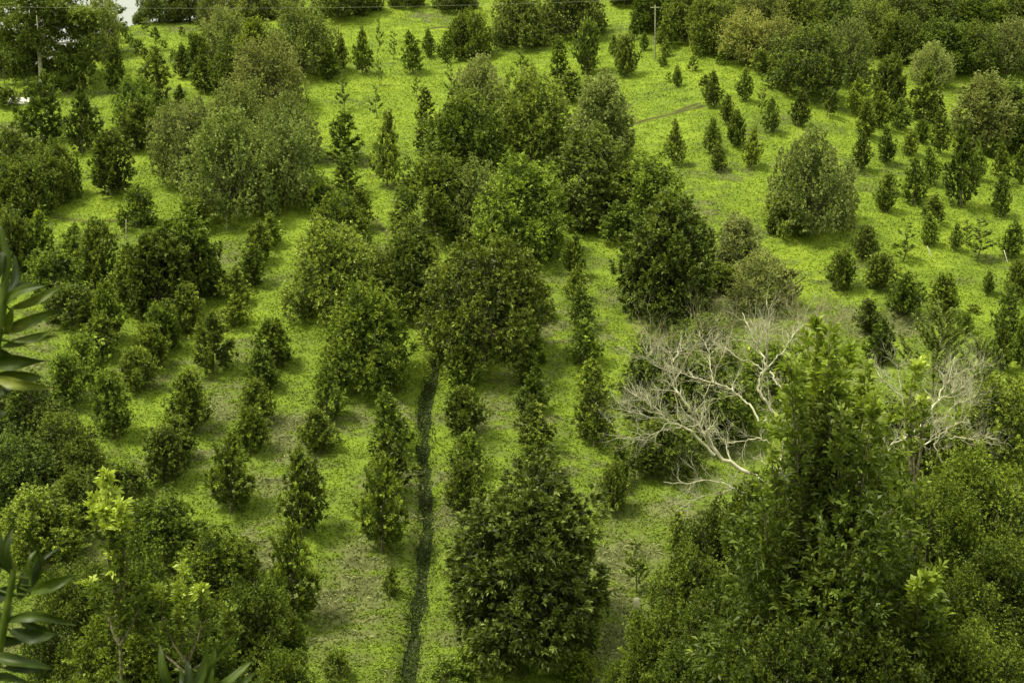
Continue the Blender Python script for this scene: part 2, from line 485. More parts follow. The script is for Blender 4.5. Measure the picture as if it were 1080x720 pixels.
# more tufts per square metre nearer to the camera
gyv = 40 + (128 - 40) * rng.random(Nt) ** 1.15
gxv = (rng.random(Nt) * 2 - 1) * (0.40 * gyv + 3)
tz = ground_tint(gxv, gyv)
wn_ = worn(gxv, gyv); er = earth(gxv, gyv)
dd = seg_dist(gxv, gyv, ditch_pts)
clump = fbm(gxv / 0.45, gyv / 0.45, 55, 2)
keep = (rng.random(Nt) > 0.75 * wn_) & (er < 0.3) & (dd > 0.16 + 0.16 * rng.random(Nt)) & (clump > 0.15 + 0.30 * rng.random(Nt))
gxv, gyv, tz, clump = gxv[keep], gyv[keep], tz[keep], clump[keep]
gz = height(gxv, gyv) + 0.01
mb = MB()
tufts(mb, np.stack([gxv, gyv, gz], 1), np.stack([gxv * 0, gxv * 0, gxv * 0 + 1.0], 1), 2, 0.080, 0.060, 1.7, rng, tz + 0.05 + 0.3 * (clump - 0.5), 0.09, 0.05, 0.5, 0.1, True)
tag(link('grass', mb.mesh('grass', M_GRASS)), 'bright yellow green ground cover over the slope', None, None, 'stuff')
# dry straw lying in the worn patches
Ns = 120000
sy = 42 + 80 * rng.random(Ns); sx = (rng.random(Ns) * 2 - 1) * (0.38 * sy + 2)
kp = worn(sx, sy) > 0.25 + 0.5 * rng.random(Ns)
sx, sy = sx[kp], sy[kp]
mb = MB()
dirs = np.stack([rng.normal(size=len(sx)), rng.normal(size=len(sx)) * .5, 0.15 + 0.25 * rng.random(len(sx))], 1)
tufts(mb, np.stack([sx, sy, height(sx, sy) + 0.03], 1), dirs, 2, 0.26, 0.035, 0.5, rng, 0.5)
m_straw = leaf_material('dry_straw', [(0, (0.10, 0.11, 0.035)), (0.5, (0.20, 0.215, 0.08)), (1, (0.40, 0.41, 0.19))], 0.8, 0.1, 0)
tag(link('dry_grass', mb.mesh('dry_grass', m_straw)), 'dull straw coloured dry grass in worn patches', None, None, 'stuff')

# ------------------------------------------------------------------ plant builders (each returns trunk mesh, crown mesh, reference width, reference height)
def lobed_tree(seed, mat, W=6.0, H=5.6, lobes=34, leaf=0.20, tufts_per=34, squash=0.92, base=0.10, top=1.0, twiggy=0.0, density=1.0):
    """Broad dome of a crown made of many leafy lobes of uneven size, skirt nearly to the ground."""
    rng = np.random.default_rng(seed)
    tk, cr = MB(), MB()
    R = W / 2
    # limbs
    tube(tk, [[0, 0, -0.4], [0.03, 0.02, H * 0.12], [0.0, 0.05, H * 0.28]], [0.035 * W, 0.03 * W, 0.026 * W], 8, 0.4)
    off = rng.uniform(0, 6.28)
    cs = []
    for n in range(lobes):
        t = (n + rng.random()) / lobes                       # 0 at the foot, 1 at the top
        t = t ** 1.35
        zz = H * (0.07 + 0.76 * t) + rng.normal(0, .02 * H)
        pr = math.sqrt(max(0.02, 1 - (max(0.0, t - 0.22) / 0.80) ** 2.0)) * (0.86 + 0.14 * min(1, t / 0.25))
        az = off + n * 2.39996 + rng.normal(0, 0.35)
        rr = R * pr * rng.uniform(0.62, 0.98)
        lr = R * rng.uniform(0.15, 0.34)
        rr = min(rr, R * 1.10 - lr) if pr > 0.7 else rr * 0.85
        cs.append((rr * math.cos(az), rr * math.sin(az), zz, lr))
    for k in range(6):
        a = rng.uniform(0, 6.28); cs.append((R * .3 * math.cos(a), R * .3 * math.sin(a), H * rng.uniform(0.3, 0.75), R * 0.36))
    C3 = np.array([(x, y, z) for (x, y, z, r) in cs]); Rr = np.array([c[3] for c in cs])
    axis = np.array([0, 0, H * .42])
    for (x, y, z, r) in cs:
        st = np.array([0, 0, H * rng.uniform(0.08, 0.3)]); en = np.array([x, y, z])
        md = (st + en) / 2 + rng.normal(0, 0.03 * W, 3) * [1, 1, 0.5]
        if rng.random() < 0.5: tube(tk, [st, md, en], [0.010 * W, 0.007 * W, 0.003 * W], 5, 0.5)
        c = np.array([x, y, z]); out = unit((c - axis) * [1, 1, .6])
        # rosettes on the outer face of the lobe
        m = int(tufts_per * density * (r / (0.28 * R)) ** 2)
        d = unit(rng.normal(size=(m * 2, 3)) + 0.75 * out + [0, 0, 0.35])
        P = c + d * (r * rng.uniform(0.80, 1.10, (m * 2, 1))) * np.array([1, 1, squash])
        # each lobe draws out into a rising point of young shoots
        ax = unit(out * 0.55 + np.array([0, 0, 0.9]) + rng.normal(0, .12, 3)); g = np.clip((unit(P - c) * ax).sum(1), 0, 1)
        el_ = rng.uniform(0.35, 1.15)
        along = ((P - c) * ax).sum(1)[:, None] * ax
        P = c + along * (1 + el_ * g[:, None] ** 2) + ((P - c) - along) * (1 - 0.25 * g[:, None])
        dist = np.linalg.norm(P[:, None, :] - C3[None, :, :], axis=2) / Rr[None, :]
        ok = (dist.min(1) > 0.74) & (P[:, 2] > 0.015 * H)
        P, d = P[ok][:m], d[ok][:m]
        if len(P):
            lt = 0.43 + rng.normal(0, 0.05)
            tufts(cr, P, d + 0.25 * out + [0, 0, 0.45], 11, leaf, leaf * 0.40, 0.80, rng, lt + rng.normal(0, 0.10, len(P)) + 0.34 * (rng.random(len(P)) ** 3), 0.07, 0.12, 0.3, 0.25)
        # leaves filling the inside of the lobe, crown shade put into their darker tint
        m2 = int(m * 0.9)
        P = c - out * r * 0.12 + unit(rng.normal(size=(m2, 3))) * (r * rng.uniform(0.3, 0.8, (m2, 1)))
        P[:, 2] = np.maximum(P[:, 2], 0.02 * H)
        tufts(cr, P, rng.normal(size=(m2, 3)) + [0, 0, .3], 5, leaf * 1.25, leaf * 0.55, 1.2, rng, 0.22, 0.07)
    # uneven outline: shoots that stand out of the lobes
    for (x, y, z, r) in cs:
        for _ in range(int(3 + 4 * twiggy)):
            d = unit(np.array([x / R, y / R, 0.9]) + rng.normal(0, 0.45, 3))
            p0 = np.array([x, y, z]) + d * r * 0.85
            q = p0[None, :] + d[None, :] * (np.linspace(0, 1, 4) * r * rng.uniform(0.5, 1.1))[:, None]
            tufts(cr, q, np.tile(d, (4, 1)), 5, leaf * 0.95, leaf * 0.36, 0.8, rng, 0.60 + 0.12 * twiggy, 0.10)
    return tk.mesh('trunk', M_BARK, True), cr.mesh('crown', mat), W, H

def cone_tree(seed, mat, W=2.2, H=3.0, leaf=0.17, branches=46, power=0.75, skirt=0.06, dens=1.0, up=0.55, leader=True, lopsided=0.12):
    """Young orchard tree: a leader and whorls of rising branches clothed in bottle-brush leaves."""
    rng = np.random.default_rng(seed)
    tk, cr = MB(), MB()
    lean = rng.normal(0, 0.03 * H, 2)
    tube(tk, [[0, 0, -0.3], [lean[0] * .3, lean[1] * .3, H * .4], [lean[0], lean[1], H * .93]], [0.022 * W + .015, 0.018 * W + .01, 0.008], 6, 0.4)
    gaps = rng.uniform(0, 6.28, 3)
    for k in range(branches):
        t = ((k + rng.random()) / branches) ** 1.05
        zb = H * (skirt + (0.90 - skirt) * t)
        prof = (1 - t) ** power * (0.72 + 0.28 * min(1, (t + 0.05) / 0.18))
        az = k * 2.39996 + rng.normal(0, 0.3)
        L = W / 2 * prof * rng.uniform(0.72, 1.18) * (1 + lopsided * math.cos(az - gaps[0])) + 0.10
        c = np.array([lean[0] * t, lean[1] * t, 0])
        d0 = np.array([math.cos(az), math.sin(az), 0.12 + up * t])
        s = np.linspace(0, 1, 6)
        pts = c + np.array([0, 0, zb]) + np.outer(s * L, unit(d0)) + np.outer(s ** 2 * L, [0, 0, 0.38 * up / 0.55])
        pts[:, 2] = np.minimum(pts[:, 2], H * 1.0)
        tube(tk, pts[:5], np.linspace(0.010 * W, 0.004 * W, 5), 4, 0.5, cap=False)
        m = max(3, int(L / leaf * 2.9 * dens))
        ss = rng.uniform(0.12, 1.0, m) ** 0.8
        q = np.stack([np.interp(ss, s, pts[:, j]) for j in range(3)], 1) + rng.normal(0, 0.045 * W, (m, 3))
        d = unit(np.gradient(pts, axis=0))[np.clip((ss * 5).astype(int), 0, 5)] + rng.normal(0, 0.35, (m, 3)) + [0, 0, 0.3]
        lt = 0.40 + rng.normal(0, 0.06)
        tufts(cr, q, d, 11, leaf * 1.08, leaf * 0.34, 0.75, rng, lt - .06 + rng.normal(0, .11, m) + 0.42 * (ss > 0.8) * rng.random(m), 0.08)
        # bright growing tip
        tufts(cr, pts[-1:], [unit(pts[-1] - pts[-2]) + [0, 0, .5]], 7, leaf * 0.95, leaf * .3, 0.55, rng, 0.60 + 0.16 * rng.random(), 0.08)
    if leader:
        z = np.linspace(H * .72, H, 6)
        tufts(cr, np.stack([lean[0] + z * 0, lean[1] + z * 0, z], 1), [[0, 0, 1]] * 6, 6, leaf, leaf * .3, 0.75, rng, 0.55)
    return tk.mesh('trunk', M_BARK, True), cr.mesh('crown', mat), W, H

def sparse_tree(seed, mat, W=1.4, H=3.2, leaf=0.17, branches=16, dens=0.8, skirt=0.10, barkmat=None):
    """Thin, see-through sapling."""
    rng = np.random.default_rng(seed)
    tk, cr = MB(), MB()
    w1 = rng.normal(0, 0.04 * H, 2)
    stem = np.array([[0, 0, -.3], [w1[0] * .6, w1[1], H * .35], [w1[0], w1[1] * .3, H * .7], [w1[0] * .5, w1[1], H]])
    tube(tk, stem, [.03, .024, .014, .006], 5)
    for k in range(branches):
        t = rng.uniform(skirt, 0.97)
        c = np.array([np.interp(t * H, stem[:, 2], stem[:, j]) for j in range(3)]); c[2] = t * H
        az = k * 2.4 + rng.normal(0, .5)
        L = W / 2 * (1.08 - t) ** 0.5 * rng.uniform(0.5, 1.15)
        d0 = unit([math.cos(az), math.sin(az), 0.75])
        s = np.linspace(0, 1, 4)
        pts = c + np.outer(s * L, d0) + np.outer(s * s * L, [0, 0, .3])
        tube(tk, pts, [.010, .008, .006, .004], 4)
        m = max(2, int(L / leaf * 2.6 * dens))
        ss = rng.uniform(0.3, 1.05, m)
        q = c + np.outer(ss * L, d0) + np.outer(ss ** 2 * L, [0, 0, .3])
        tufts(cr, q, np.tile(d0, (m, 1)) + [0, 0, .3], 6, leaf, leaf * .32, .8, rng, 0.46, .13)
    z = np.linspace(H * .4, H, 8)
    tufts(cr, np.stack([np.interp(z, stem[:, 2], stem[:, 0]), np.interp(z, stem[:, 2], stem[:, 1]), z], 1), [[0, 0, 1]] * 8, 5, leaf, leaf * .32, .8, rng, 0.5)
    return tk.mesh('trunk', barkmat or M_BARK, True), cr.mesh('crown', mat), W, H

PROTO = {}
PROTO['big'] = [lobed_tree(100 + i, M_DARK, 6.0, [5.4, 6.0, 5.2, 6.4, 5.7][i], [58, 52, 64, 60, 50][i]) for i in range(5)]
PROTO['olive'] = [lobed_tree(140 + i, M_PALE, 6.0, [5.6, 6.2, 5.2][i], [56, 62, 50][i], leaf=0.16, tufts_per=42, twiggy=0.9) for i in range(3)]
PROTO['green'] = [lobed_tree(160 + i, M_MID, 5.0, [5.4, 5.0, 6.0][i], [46, 50, 54][i], leaf=0.19, twiggy=0.5) for i in range(3)]
PROTO['bank'] = [lobed_tree(320 + i, M_BROAD, 5.0, 6.0, [60, 66, 54][i], leaf=0.15, tufts_per=52, twiggy=1.0) for i in range(3)]
PROTO['fine'] = [lobed_tree(330 + i, M_MID, 5.0, 6.0, [70, 60][i], leaf=0.095, tufts_per=110, twiggy=1.0) for i in range(2)]
PROTO['big_tall'] = [lobed_tree(340 + i, M_DARK, 4.2, 6.4, [54, 60][i]) for i in range(2)]
PROTO['olive_tall'] = [lobed_tree(345 + i, M_PALE, 4.2, 6.4, [54, 60][i], leaf=0.16, tufts_per=40, twiggy=.9) for i in range(2)]
PROTO['green_tall'] = [lobed_tree(350 + i, M_MID, 3.6, 5.8, [50, 56][i], leaf=0.18, twiggy=.5) for i in range(2)]
PROTO['bush'] = [lobed_tree(180 + i, M_MID, 2.4, 2.5, 22, leaf=0.15, tufts_per=16, twiggy=0.2) for i in range(3)]
PROTO['cone'] = [cone_tree(200 + i, M_MID, 2.2, [3.0, 3.2, 2.8, 3.1, 2.9, 3.3, 3.0][i], power=[.95, .8, 1.1, .9, .75, 1.0, .85][i], branches=[46, 50, 42, 52, 44, 48, 40][i]) for i in range(7)]
PROTO['fat'] = [cone_tree(230 + i, M_MID, 3.0, [3.0, 3.3, 2.9, 3.2][i], power=[.62, .7, .55, .66][i], branches=[62, 66, 58, 64][i], dens=1.0) for i in range(4)]
PROTO['column'] = [cone_tree(250 + i, M_MID, 1.2, 2.8, power=[.4, .5, .45][i], branches=36, leaf=0.15, lopsided=.3) for i in range(3)]
PROTO['thin'] = [sparse_tree(270 + i, M_MID, 1.3, 3.2, branches=[22, 26, 18, 28][i], dens=1.2) for i in range(4)]
PROTO['dry'] = [sparse_tree(280 + i, M_PALE, 3.0, 3.6, branches=[70, 80][i], dens=1.5, leaf=.12) for i in range(2)]
PROTO['sapling'] = [cone_tree(290 + i, M_MID, 0.9, 1.2, leaf=.14, branches=[13, 11, 15][i], skirt=.12) for i in range(3)]

_used = {}
_cnt = [0]
def place(kind, px, pyb, w, h, label, cat, group=None, color=None, name=None, dz=0.0, depth=None, variant=None):
    """Stand a plant on the hillside where the photo shows its foot; w, h are its size in photo pixels."""
    _cnt[0] += 1
    r = random.Random(_cnt[0] * 7 + 3)
    if depth is None:
        X, Y, t = on_ground(px, pyb - 0.13 * w)
    else:
        p = at_depth(px, pyb, depth); X, Y, t = float(p[0]), float(p[1]), depth
    nm = name or (name is None and {'big': 'round_tree', 'olive': 'grey_green_tree', 'green': 'leafy_tree', 'bush': 'bush', 'cone': 'young_tree', 'fat': 'bushy_tree',
                  'column': 'slim_tree', 'thin': 'thin_tree', 'dry': 'twiggy_tree', 'sapling': 'sapling'}.get(kind, 'round_tree'))
    sk = kind
    if kind in ('big', 'olive', 'green') and h > 1.28 * w and variant is None: kind += '_tall'
    i = variant if variant is not None else r.randrange(len(PROTO[kind]))
    tm, cm, W, H = PROTO[kind][i % len(PROTO[kind])]
    e = link(nm, None)
    e.empty_display_size = 0.3
    sw = w * t / F / W * {'cone': 1.06, 'fat': 1.04, 'column': 1.2, 'thin': 1.15, 'sapling': 1.3, 'bush': 1.04, 'dry': 1.04}.get(kind, 1.0)
    sh = h * t / F / H * {'cone': 1.18, 'fat': 1.12, 'sapling': 1.2}.get(kind, 1.03)
    z = float(height(np.array([X]), np.array([Y]))[0]) + dz
    e.location = (X, Y, z)
    e.rotation_euler = (r.gauss(0, .045), r.gauss(0, .045), r.uniform(0, 6.28))
    e.scale = (sw, sw, sh)
    c = color or (1, 1, 1)
    j = r.uniform(0.84, 1.24)
    for nm2, me_ in (('trunk', tm), ('crown', cm)):
        o = link(nm2, me_, e)
        o.color = (c[0] * j * r.uniform(.95, 1.05), c[1] * j, c[2] * j * r.uniform(.85, 1.15), 1) if nm2 == 'crown' else (1, 1, 1, 1)
    tag(e, label, cat, group)
    return e

def place_front(kind, px, top_y, w, depth, label, cat='tree', group=None, color=None, name='bank_tree'):
    """A tree rooted on the near slope or valley floor at a known distance, its top at photo height top_y."""
    p = at_depth(px, top_y, depth)
    gz = gz_(p[0], p[1])
    _cnt[0] += 1
    r = random.Random(_cnt[0] * 7 + 3)
    tm, cm, W, H = PROTO[kind][r.randrange(len(PROTO[kind]))]
    sc = w * depth / F / W * 1.1
    hc = min(H * sc * 1.1, p[2] - gz)
    e = link(name, None); e.location = (p[0], p[1], gz); e.rotation_euler = (0, 0, r.uniform(0, 6.28))
    c = link('crown', cm, e); c.scale = (sc, sc, hc / H); c.location = (0, 0, p[2] - gz - hc)
    j = r.uniform(.9, 1.1); cc = color or (1, 1, 1); c.color = (cc[0] * j, cc[1] * j, cc[2] * j, 1)
    tb = MB(); L = p[2] - gz
    tube(tb, [[0, 0, -.4], [.1, .05, (L - hc) * .5], [0, .1, L - hc + .2 * hc], [.05, 0, L - .25 * hc]], [.13, .11, .07, .02], 7)
    rg = np.random.default_rng(_cnt[0])
    for k in range(7):
        a_ = rg.uniform(0, 6.28); R_ = W * sc * .34
        z0 = L - hc * rg.uniform(.6, 1.0)
        tube(tb, [[0, .05, z0], [R_ * .5 * math.cos(a_), R_ * .5 * math.sin(a_), z0 + .2 * hc], [R_ * math.cos(a_), R_ * math.sin(a_), z0 + .35 * hc]], [.05, .035, .012], 5)
    link('trunk', tb.mesh('trunk', M_BARK, True), e)
    tag(e, label, cat, group)
    return e
def gz_(x, y): return float(height(np.array([x]), np.array([y]))[0])

ORD = ['first', 'second', 'third', 'fourth', 'fifth', 'sixth', 'seventh', 'eighth', 'ninth', 'tenth', 'eleventh', 'twelfth', 'thirteenth', 'fourteenth', 'fifteenth', 'sixteenth', 'seventeenth', 'eighteenth', 'nineteenth', 'twentieth', 'twenty-first', 'twenty-second', 'twenty-third', 'twenty-fourth', 'twenty-fifth']
def row(kind, items, phrase, group, cat='tree', color=None):
    """items bottom to top (or left to right, as the phrase says); {o} in the phrase becomes the ordinal."""
    for i, it in enumerate(items):
        k = it[4] if len(it) > 4 and it[4] else kind
        c = it[5] if len(it) > 5 else color
        place(k, it[0], it[1], it[2], it[3], phrase.replace('{o}', ORD[i]), cat, group, c)

# ------------------------------------------------------------------ the orchard, tree by tree (photo x, photo y of foot, width, height)
DK = (0.80, 0.80, 0.8); LT = (1.1, 1.1, 1.0); GY = (1.12, 1.08, 1.1)
# --- rows in the lower half, each listed from the bottom upwards
row('cone', [(403, 592, 54, 92), (413, 536, 50, 66), (412, 488, 44, 62, 'cone', LT)],
    '{o} cone-shaped young tree from the bottom in the row just left of the ditch', 'young trees in the row left of the ditch')
row('fat', [(490, 548, 46, 52), (492, 508, 42, 44), (489, 466, 46, 48), (488, 416, 44, 38)],
    '{o} bushy young tree from the bottom in the row just right of the ditch', 'young trees in the row right of the ditch')
row('cone', [(568, 508, 46, 44), (561, 474, 44, 44), (558, 442, 38, 42), (556, 414, 32, 34)],
    '{o} young tree from the bottom in the row rising behind the big dark dome tree', 'young trees in the row behind the dome tree')
row('cone', [(627, 476, 46, 62), (624, 432, 40, 42), (615, 392, 38, 42), (612, 352, 32, 38), (605, 320, 26, 32), (603, 296, 26, 40)],
    '{o} tree from the bottom in the straight narrow row left of the bare white tree', 'young trees in the row left of the bare tree')
row('fat', [(310, 665, 58, 98, 'cone', DK), (321, 574, 50, 82, 'cone'), (338, 482, 42, 42), (345, 452, 36, 56, 'cone')],
    '{o} tree from the bottom in the row between ditch row and lone cone tree', 'young trees in the row left of the ditch row')
row('fat', [(244, 548, 50, 74, 'cone', DK), (266, 482, 40, 44), (272, 450, 38, 42), (279, 418, 38, 40), (291, 394, 44, 48)],
    '{o} tree from the bottom in the row right of the lone cone-shaped tree', 'young trees in the row by the lone cone tree')
row('cone', [(248, 350, 32, 32), (250, 328, 34, 36), (262, 308, 38, 42), (273, 284, 34, 40), (284, 264, 30, 32)],
    '{o} young tree from the bottom in the slanting row above the lone cone tree', 'young trees in the slanting row above the lone tree')
place('cone', 225, 400, 44, 58, 'neat dark cone-shaped young tree standing alone in grass between two rows', 'tree', variant=4, color=DK)
row('fat', [(174, 520, 52, 52), (186, 494, 46, 44), (197, 462, 48, 60)],
    '{o} tree from the bottom in the short row above the bright-tipped shoot tree', 'young trees in the short row')
row('fat', [(122, 468, 46, 64), (144, 417, 40, 42), (160, 396, 42, 44), (176, 378, 42, 46)],
    '{o} round young tree from the bottom in the row below the left cluster', 'young trees in the row below the left cluster')
place('fat', 138, 337, 46, 62, 'dark tree at the near left edge of the three-tree left cluster', 'tree')
place('green', 170, 344, 58, 96, 'tall middle tree of the three-tree left cluster', 'tree', color=DK)
place('green', 206, 322, 60, 92, 'broad right-hand tree of the three-tree left cluster', 'tree', color=(.9, .9, .9))
place('fat', 192, 360, 44, 50, 'small bush tree at the foot of the three-tree left cluster', 'tree')
row('fat', [(72, 434, 46, 50), (88, 412, 48, 48), (97, 384, 44, 42), (116, 366, 36, 58, 'cone', DK)],
    '{o} tree from the bottom in the row beside the long leaves at left edge', 'young trees in the row beside the left edge leaves')
place('bush', 76, 350, 50, 42, 'low rounded bush behind the tips of the left edge leaves', 'bush')
place('bush', 60, 326, 56, 60, 'pale-leaved bush tree just above the left edge leaves', 'bush')
place('fat', 100, 310, 48, 66, 'round-topped tree above the row beside the left edge leaves', 'tree')
place('cone', 74, 292, 30, 48, 'slim upright tree near the dark terrace edge on the left', 'tree')
place('cone', 42, 296, 40, 62, 'middle-sized tree on the slope above the left edge leaves', 'tree')
place('fat', 18, 300, 44, 60, 'tree half behind the uppermost left edge leaf cluster', 'tree')
place('bush', 8, 262, 40, 40, 'rounded bush touching the left edge below the left grove', 'bush')
place('bush', 144, 245, 34, 42, 'small round bush standing alone beside the dark terrace edge', 'bush')
place('cone', 410, 629, 20, 30, 'small dark bush alone in the grass left of the ditch', 'bush', color=DK)
place('cone', 411, 470, 30, 46, 'narrow tree squeezed in at the top of the ditch row', 'tree')
# --- the left grove
G1 = 'trees of the left grove'
place('green', 33, 234, 58, 60, 'front right tree of the left grove near the left edge', 'tree', G1, DK)
place('green', 8, 236, 50, 62, 'front tree of the left grove cut by the photo edge', 'tree', G1, DK)
place('green', 58, 216, 50, 62, 'tree in the front rank of the left grove beside open grass', 'tree', G1, DK)
place('green', 14, 205, 56, 62, 'dark tree in the middle of the left grove at the edge', 'tree', G1, DK)
place('cone', 43, 160, 50, 66, 'broad cone tree directly below the tall pale-trunked tree', 'tree', G1, DK)
place('cone', 87, 170, 40, 64, 'cone tree right of the one below the tall pale-trunked tree', 'tree', G1, DK)
place('thin', 96, 118, 14, 34, 'narrow small tree rising above the upper end of the left grove', 'tree', G1)
place('fat', 118, 211, 50, 60, 'round dark tree between the left grove and the great round cluster', 'tree', None, DK)
place('fat', 144, 165, 42, 46, 'dark bushy tree above the round tree beside the left grove', 'tree', None, DK)
place('green', 141, 140, 44, 52, 'paler tree leaning into two dark trees below the grassy hilltop', 'tree', None, LT)
place('cone', 165, 118, 38, 54, 'dark dense cone tree just below the grassy hilltop', 'tree', None, DK)
place('cone', 122, 102, 24, 44, 'narrow dark tree on the left flank of the grassy hilltop', 'tree', None, DK)
place('cone', 190, 110, 14, 16, 'tiny cone tree beside the dense one below the grassy hilltop', 'tree')
place('cone', 217, 101, 32, 34, 'small dark flat-bottomed tree left of the great round cluster', 'tree', None, DK)
place('cone', 193, 86, 22, 30, 'small dark tree left of the flat-bottomed dark tree', 'tree', None, DK)
place('fat', 207, 76, 26, 32, 'small dark tree behind the flat-bottomed dark tree', 'tree', None, DK)
# --- saplings on the grassy hilltop
HS = [(155, 35, 8, 11, 'yellowish sapling on the very crest of the grassy hilltop'), (192, 39, 5, 9, 'tiny sapling at the right end of the hilltop crest'),
      (132, 45, 6, 11, 'small dark sapling on the left shoulder of the hilltop'), (137, 52, 8, 11, 'sapling just below the one on the left shoulder'),
      (165, 47, 8, 12, 'sapling directly below the crest sapling on the hilltop'), (146, 61, 10, 13, 'largest sapling in the middle of the hilltop'),
      (153, 66, 8, 10, 'sapling right beside the largest hilltop sapling'), (115, 66, 9, 12, 'sapling at the left edge of the hilltop grass'),
      (173, 56, 7, 9, 'sapling right of the middle of the hilltop'), (182, 66, 6, 9, 'low sapling at the right foot of the hilltop'),
      (201, 48, 4, 8, 'thin little sapling beside the worn strip on the hilltop'), (108, 70, 6, 8, 'least sapling at the lower left rim of the hilltop')]
for (x, y, w, h, s) in HS: place('sapling', x, y, w, h, s, 'sapling', 'saplings on the grassy hilltop')
# --- trees behind the hilltop and across the top of the picture
place('big', 168, 30, 44, 44, 'dark round tree standing behind the hilltop crest beside the sky gap', 'tree', 'dark trees behind the hilltop', DK)
place('big', 200, 30, 46, 46, 'dark round tree second from the sky gap behind the hilltop', 'tree', 'dark trees behind the hilltop', DK)
place('olive', 226, 34, 34, 40, 'paler tree third from the sky gap behind the hilltop', 'tree', 'dark trees behind the hilltop')
place('green', 146, 26, 12, 14, 'small shrub on the crest right at the edge of the sky gap', 'bush', None, DK)
place('olive', 128, 36, 14, 10, 'low shrub on the crest below the sky gap', 'bush')
place('big', 262, 26, 40, 36, 'tree at the top edge over the great round cluster', 'tree', 'trees along the top edge', GY)
place('olive', 300, 24, 44, 34, 'pale green tree at the top edge left of a grassy gap', 'tree', 'trees along the top edge')
place('big', 358, 26, 54, 40, 'dark tree with a flat shadow at the top edge', 'tree', 'trees along the top edge', DK)
place('big', 384, 18, 40, 34, 'dark tree tucked behind another at the top edge', 'tree', 'trees along the top edge', DK)
place('big', 428, 12, 38, 26, 'low dark crown at the top edge, left of the yellow-topped tree', 'tree', 'trees along the top edge', DK)
place('big', 482, 17, 46, 26, 'low dark crown at the top edge above the yellow-topped tree', 'tree', 'trees along the top edge', DK)
place('big', 548, 56, 58, 58, 'big dark round tree, left of the pair at the top middle', 'tree', 'pair of big dark trees', DK, variant=2)
place('big', 606, 47, 68, 56, 'big dark round tree, right of the pair at the top middle', 'tree', 'pair of big dark trees', DK, variant=4)
# --- the great round cluster, upper left
G2 = 'trees of the upper left cluster'
place('olive', 240, 72, 52, 54, 'topmost pale tree of the great round cluster', 'tree', G2)
place('olive', 320, 88, 76, 70, 'broad olive tree at the upper right of the great round cluster', 'tree', G2, (.8, .84, .75))
place('cone', 347, 90, 24, 34, 'small dark tree at the right foot of the broad olive tree', 'tree', G2, DK)
place('green', 266, 80, 36, 56, 'narrow leafy tree between the two upper crowns of the round cluster', 'tree', G2)
place('green', 245, 104, 46, 52, 'dark-leaved tree in the middle left of the round cluster', 'tree', G2, DK)
place('olive', 285, 126, 72, 72, 'pale grey-green dome in the middle of the round cluster', 'tree', G2)
place('olive', 248, 160, 66, 62, 'domed tree at the centre of the great round cluster', 'tree', G2, (.8, .86, .75))
place('olive', 305, 178, 64, 66, 'domed tree at the right waist of the great round cluster', 'tree', G2, (.85, .9, .8))
place('olive', 200, 204, 74, 82, 'wide pale tree bulging from the left side of the round cluster', 'tree', G2)
place('olive', 247, 238, 98, 104, 'largest front tree of the great round cluster, dark at its foot', 'tree', G2, (.85, .9, .7))
place('olive', 300, 224, 74, 92, 'front right tree of the great round cluster', 'tree', G2, (.75, .8, .7))
place('bush', 205, 250, 40, 34, 'low bush at the left foot of the great round cluster', 'bush')
place('bush', 338, 228, 30, 34, 'low bush at the right foot of the great round cluster', 'bush')
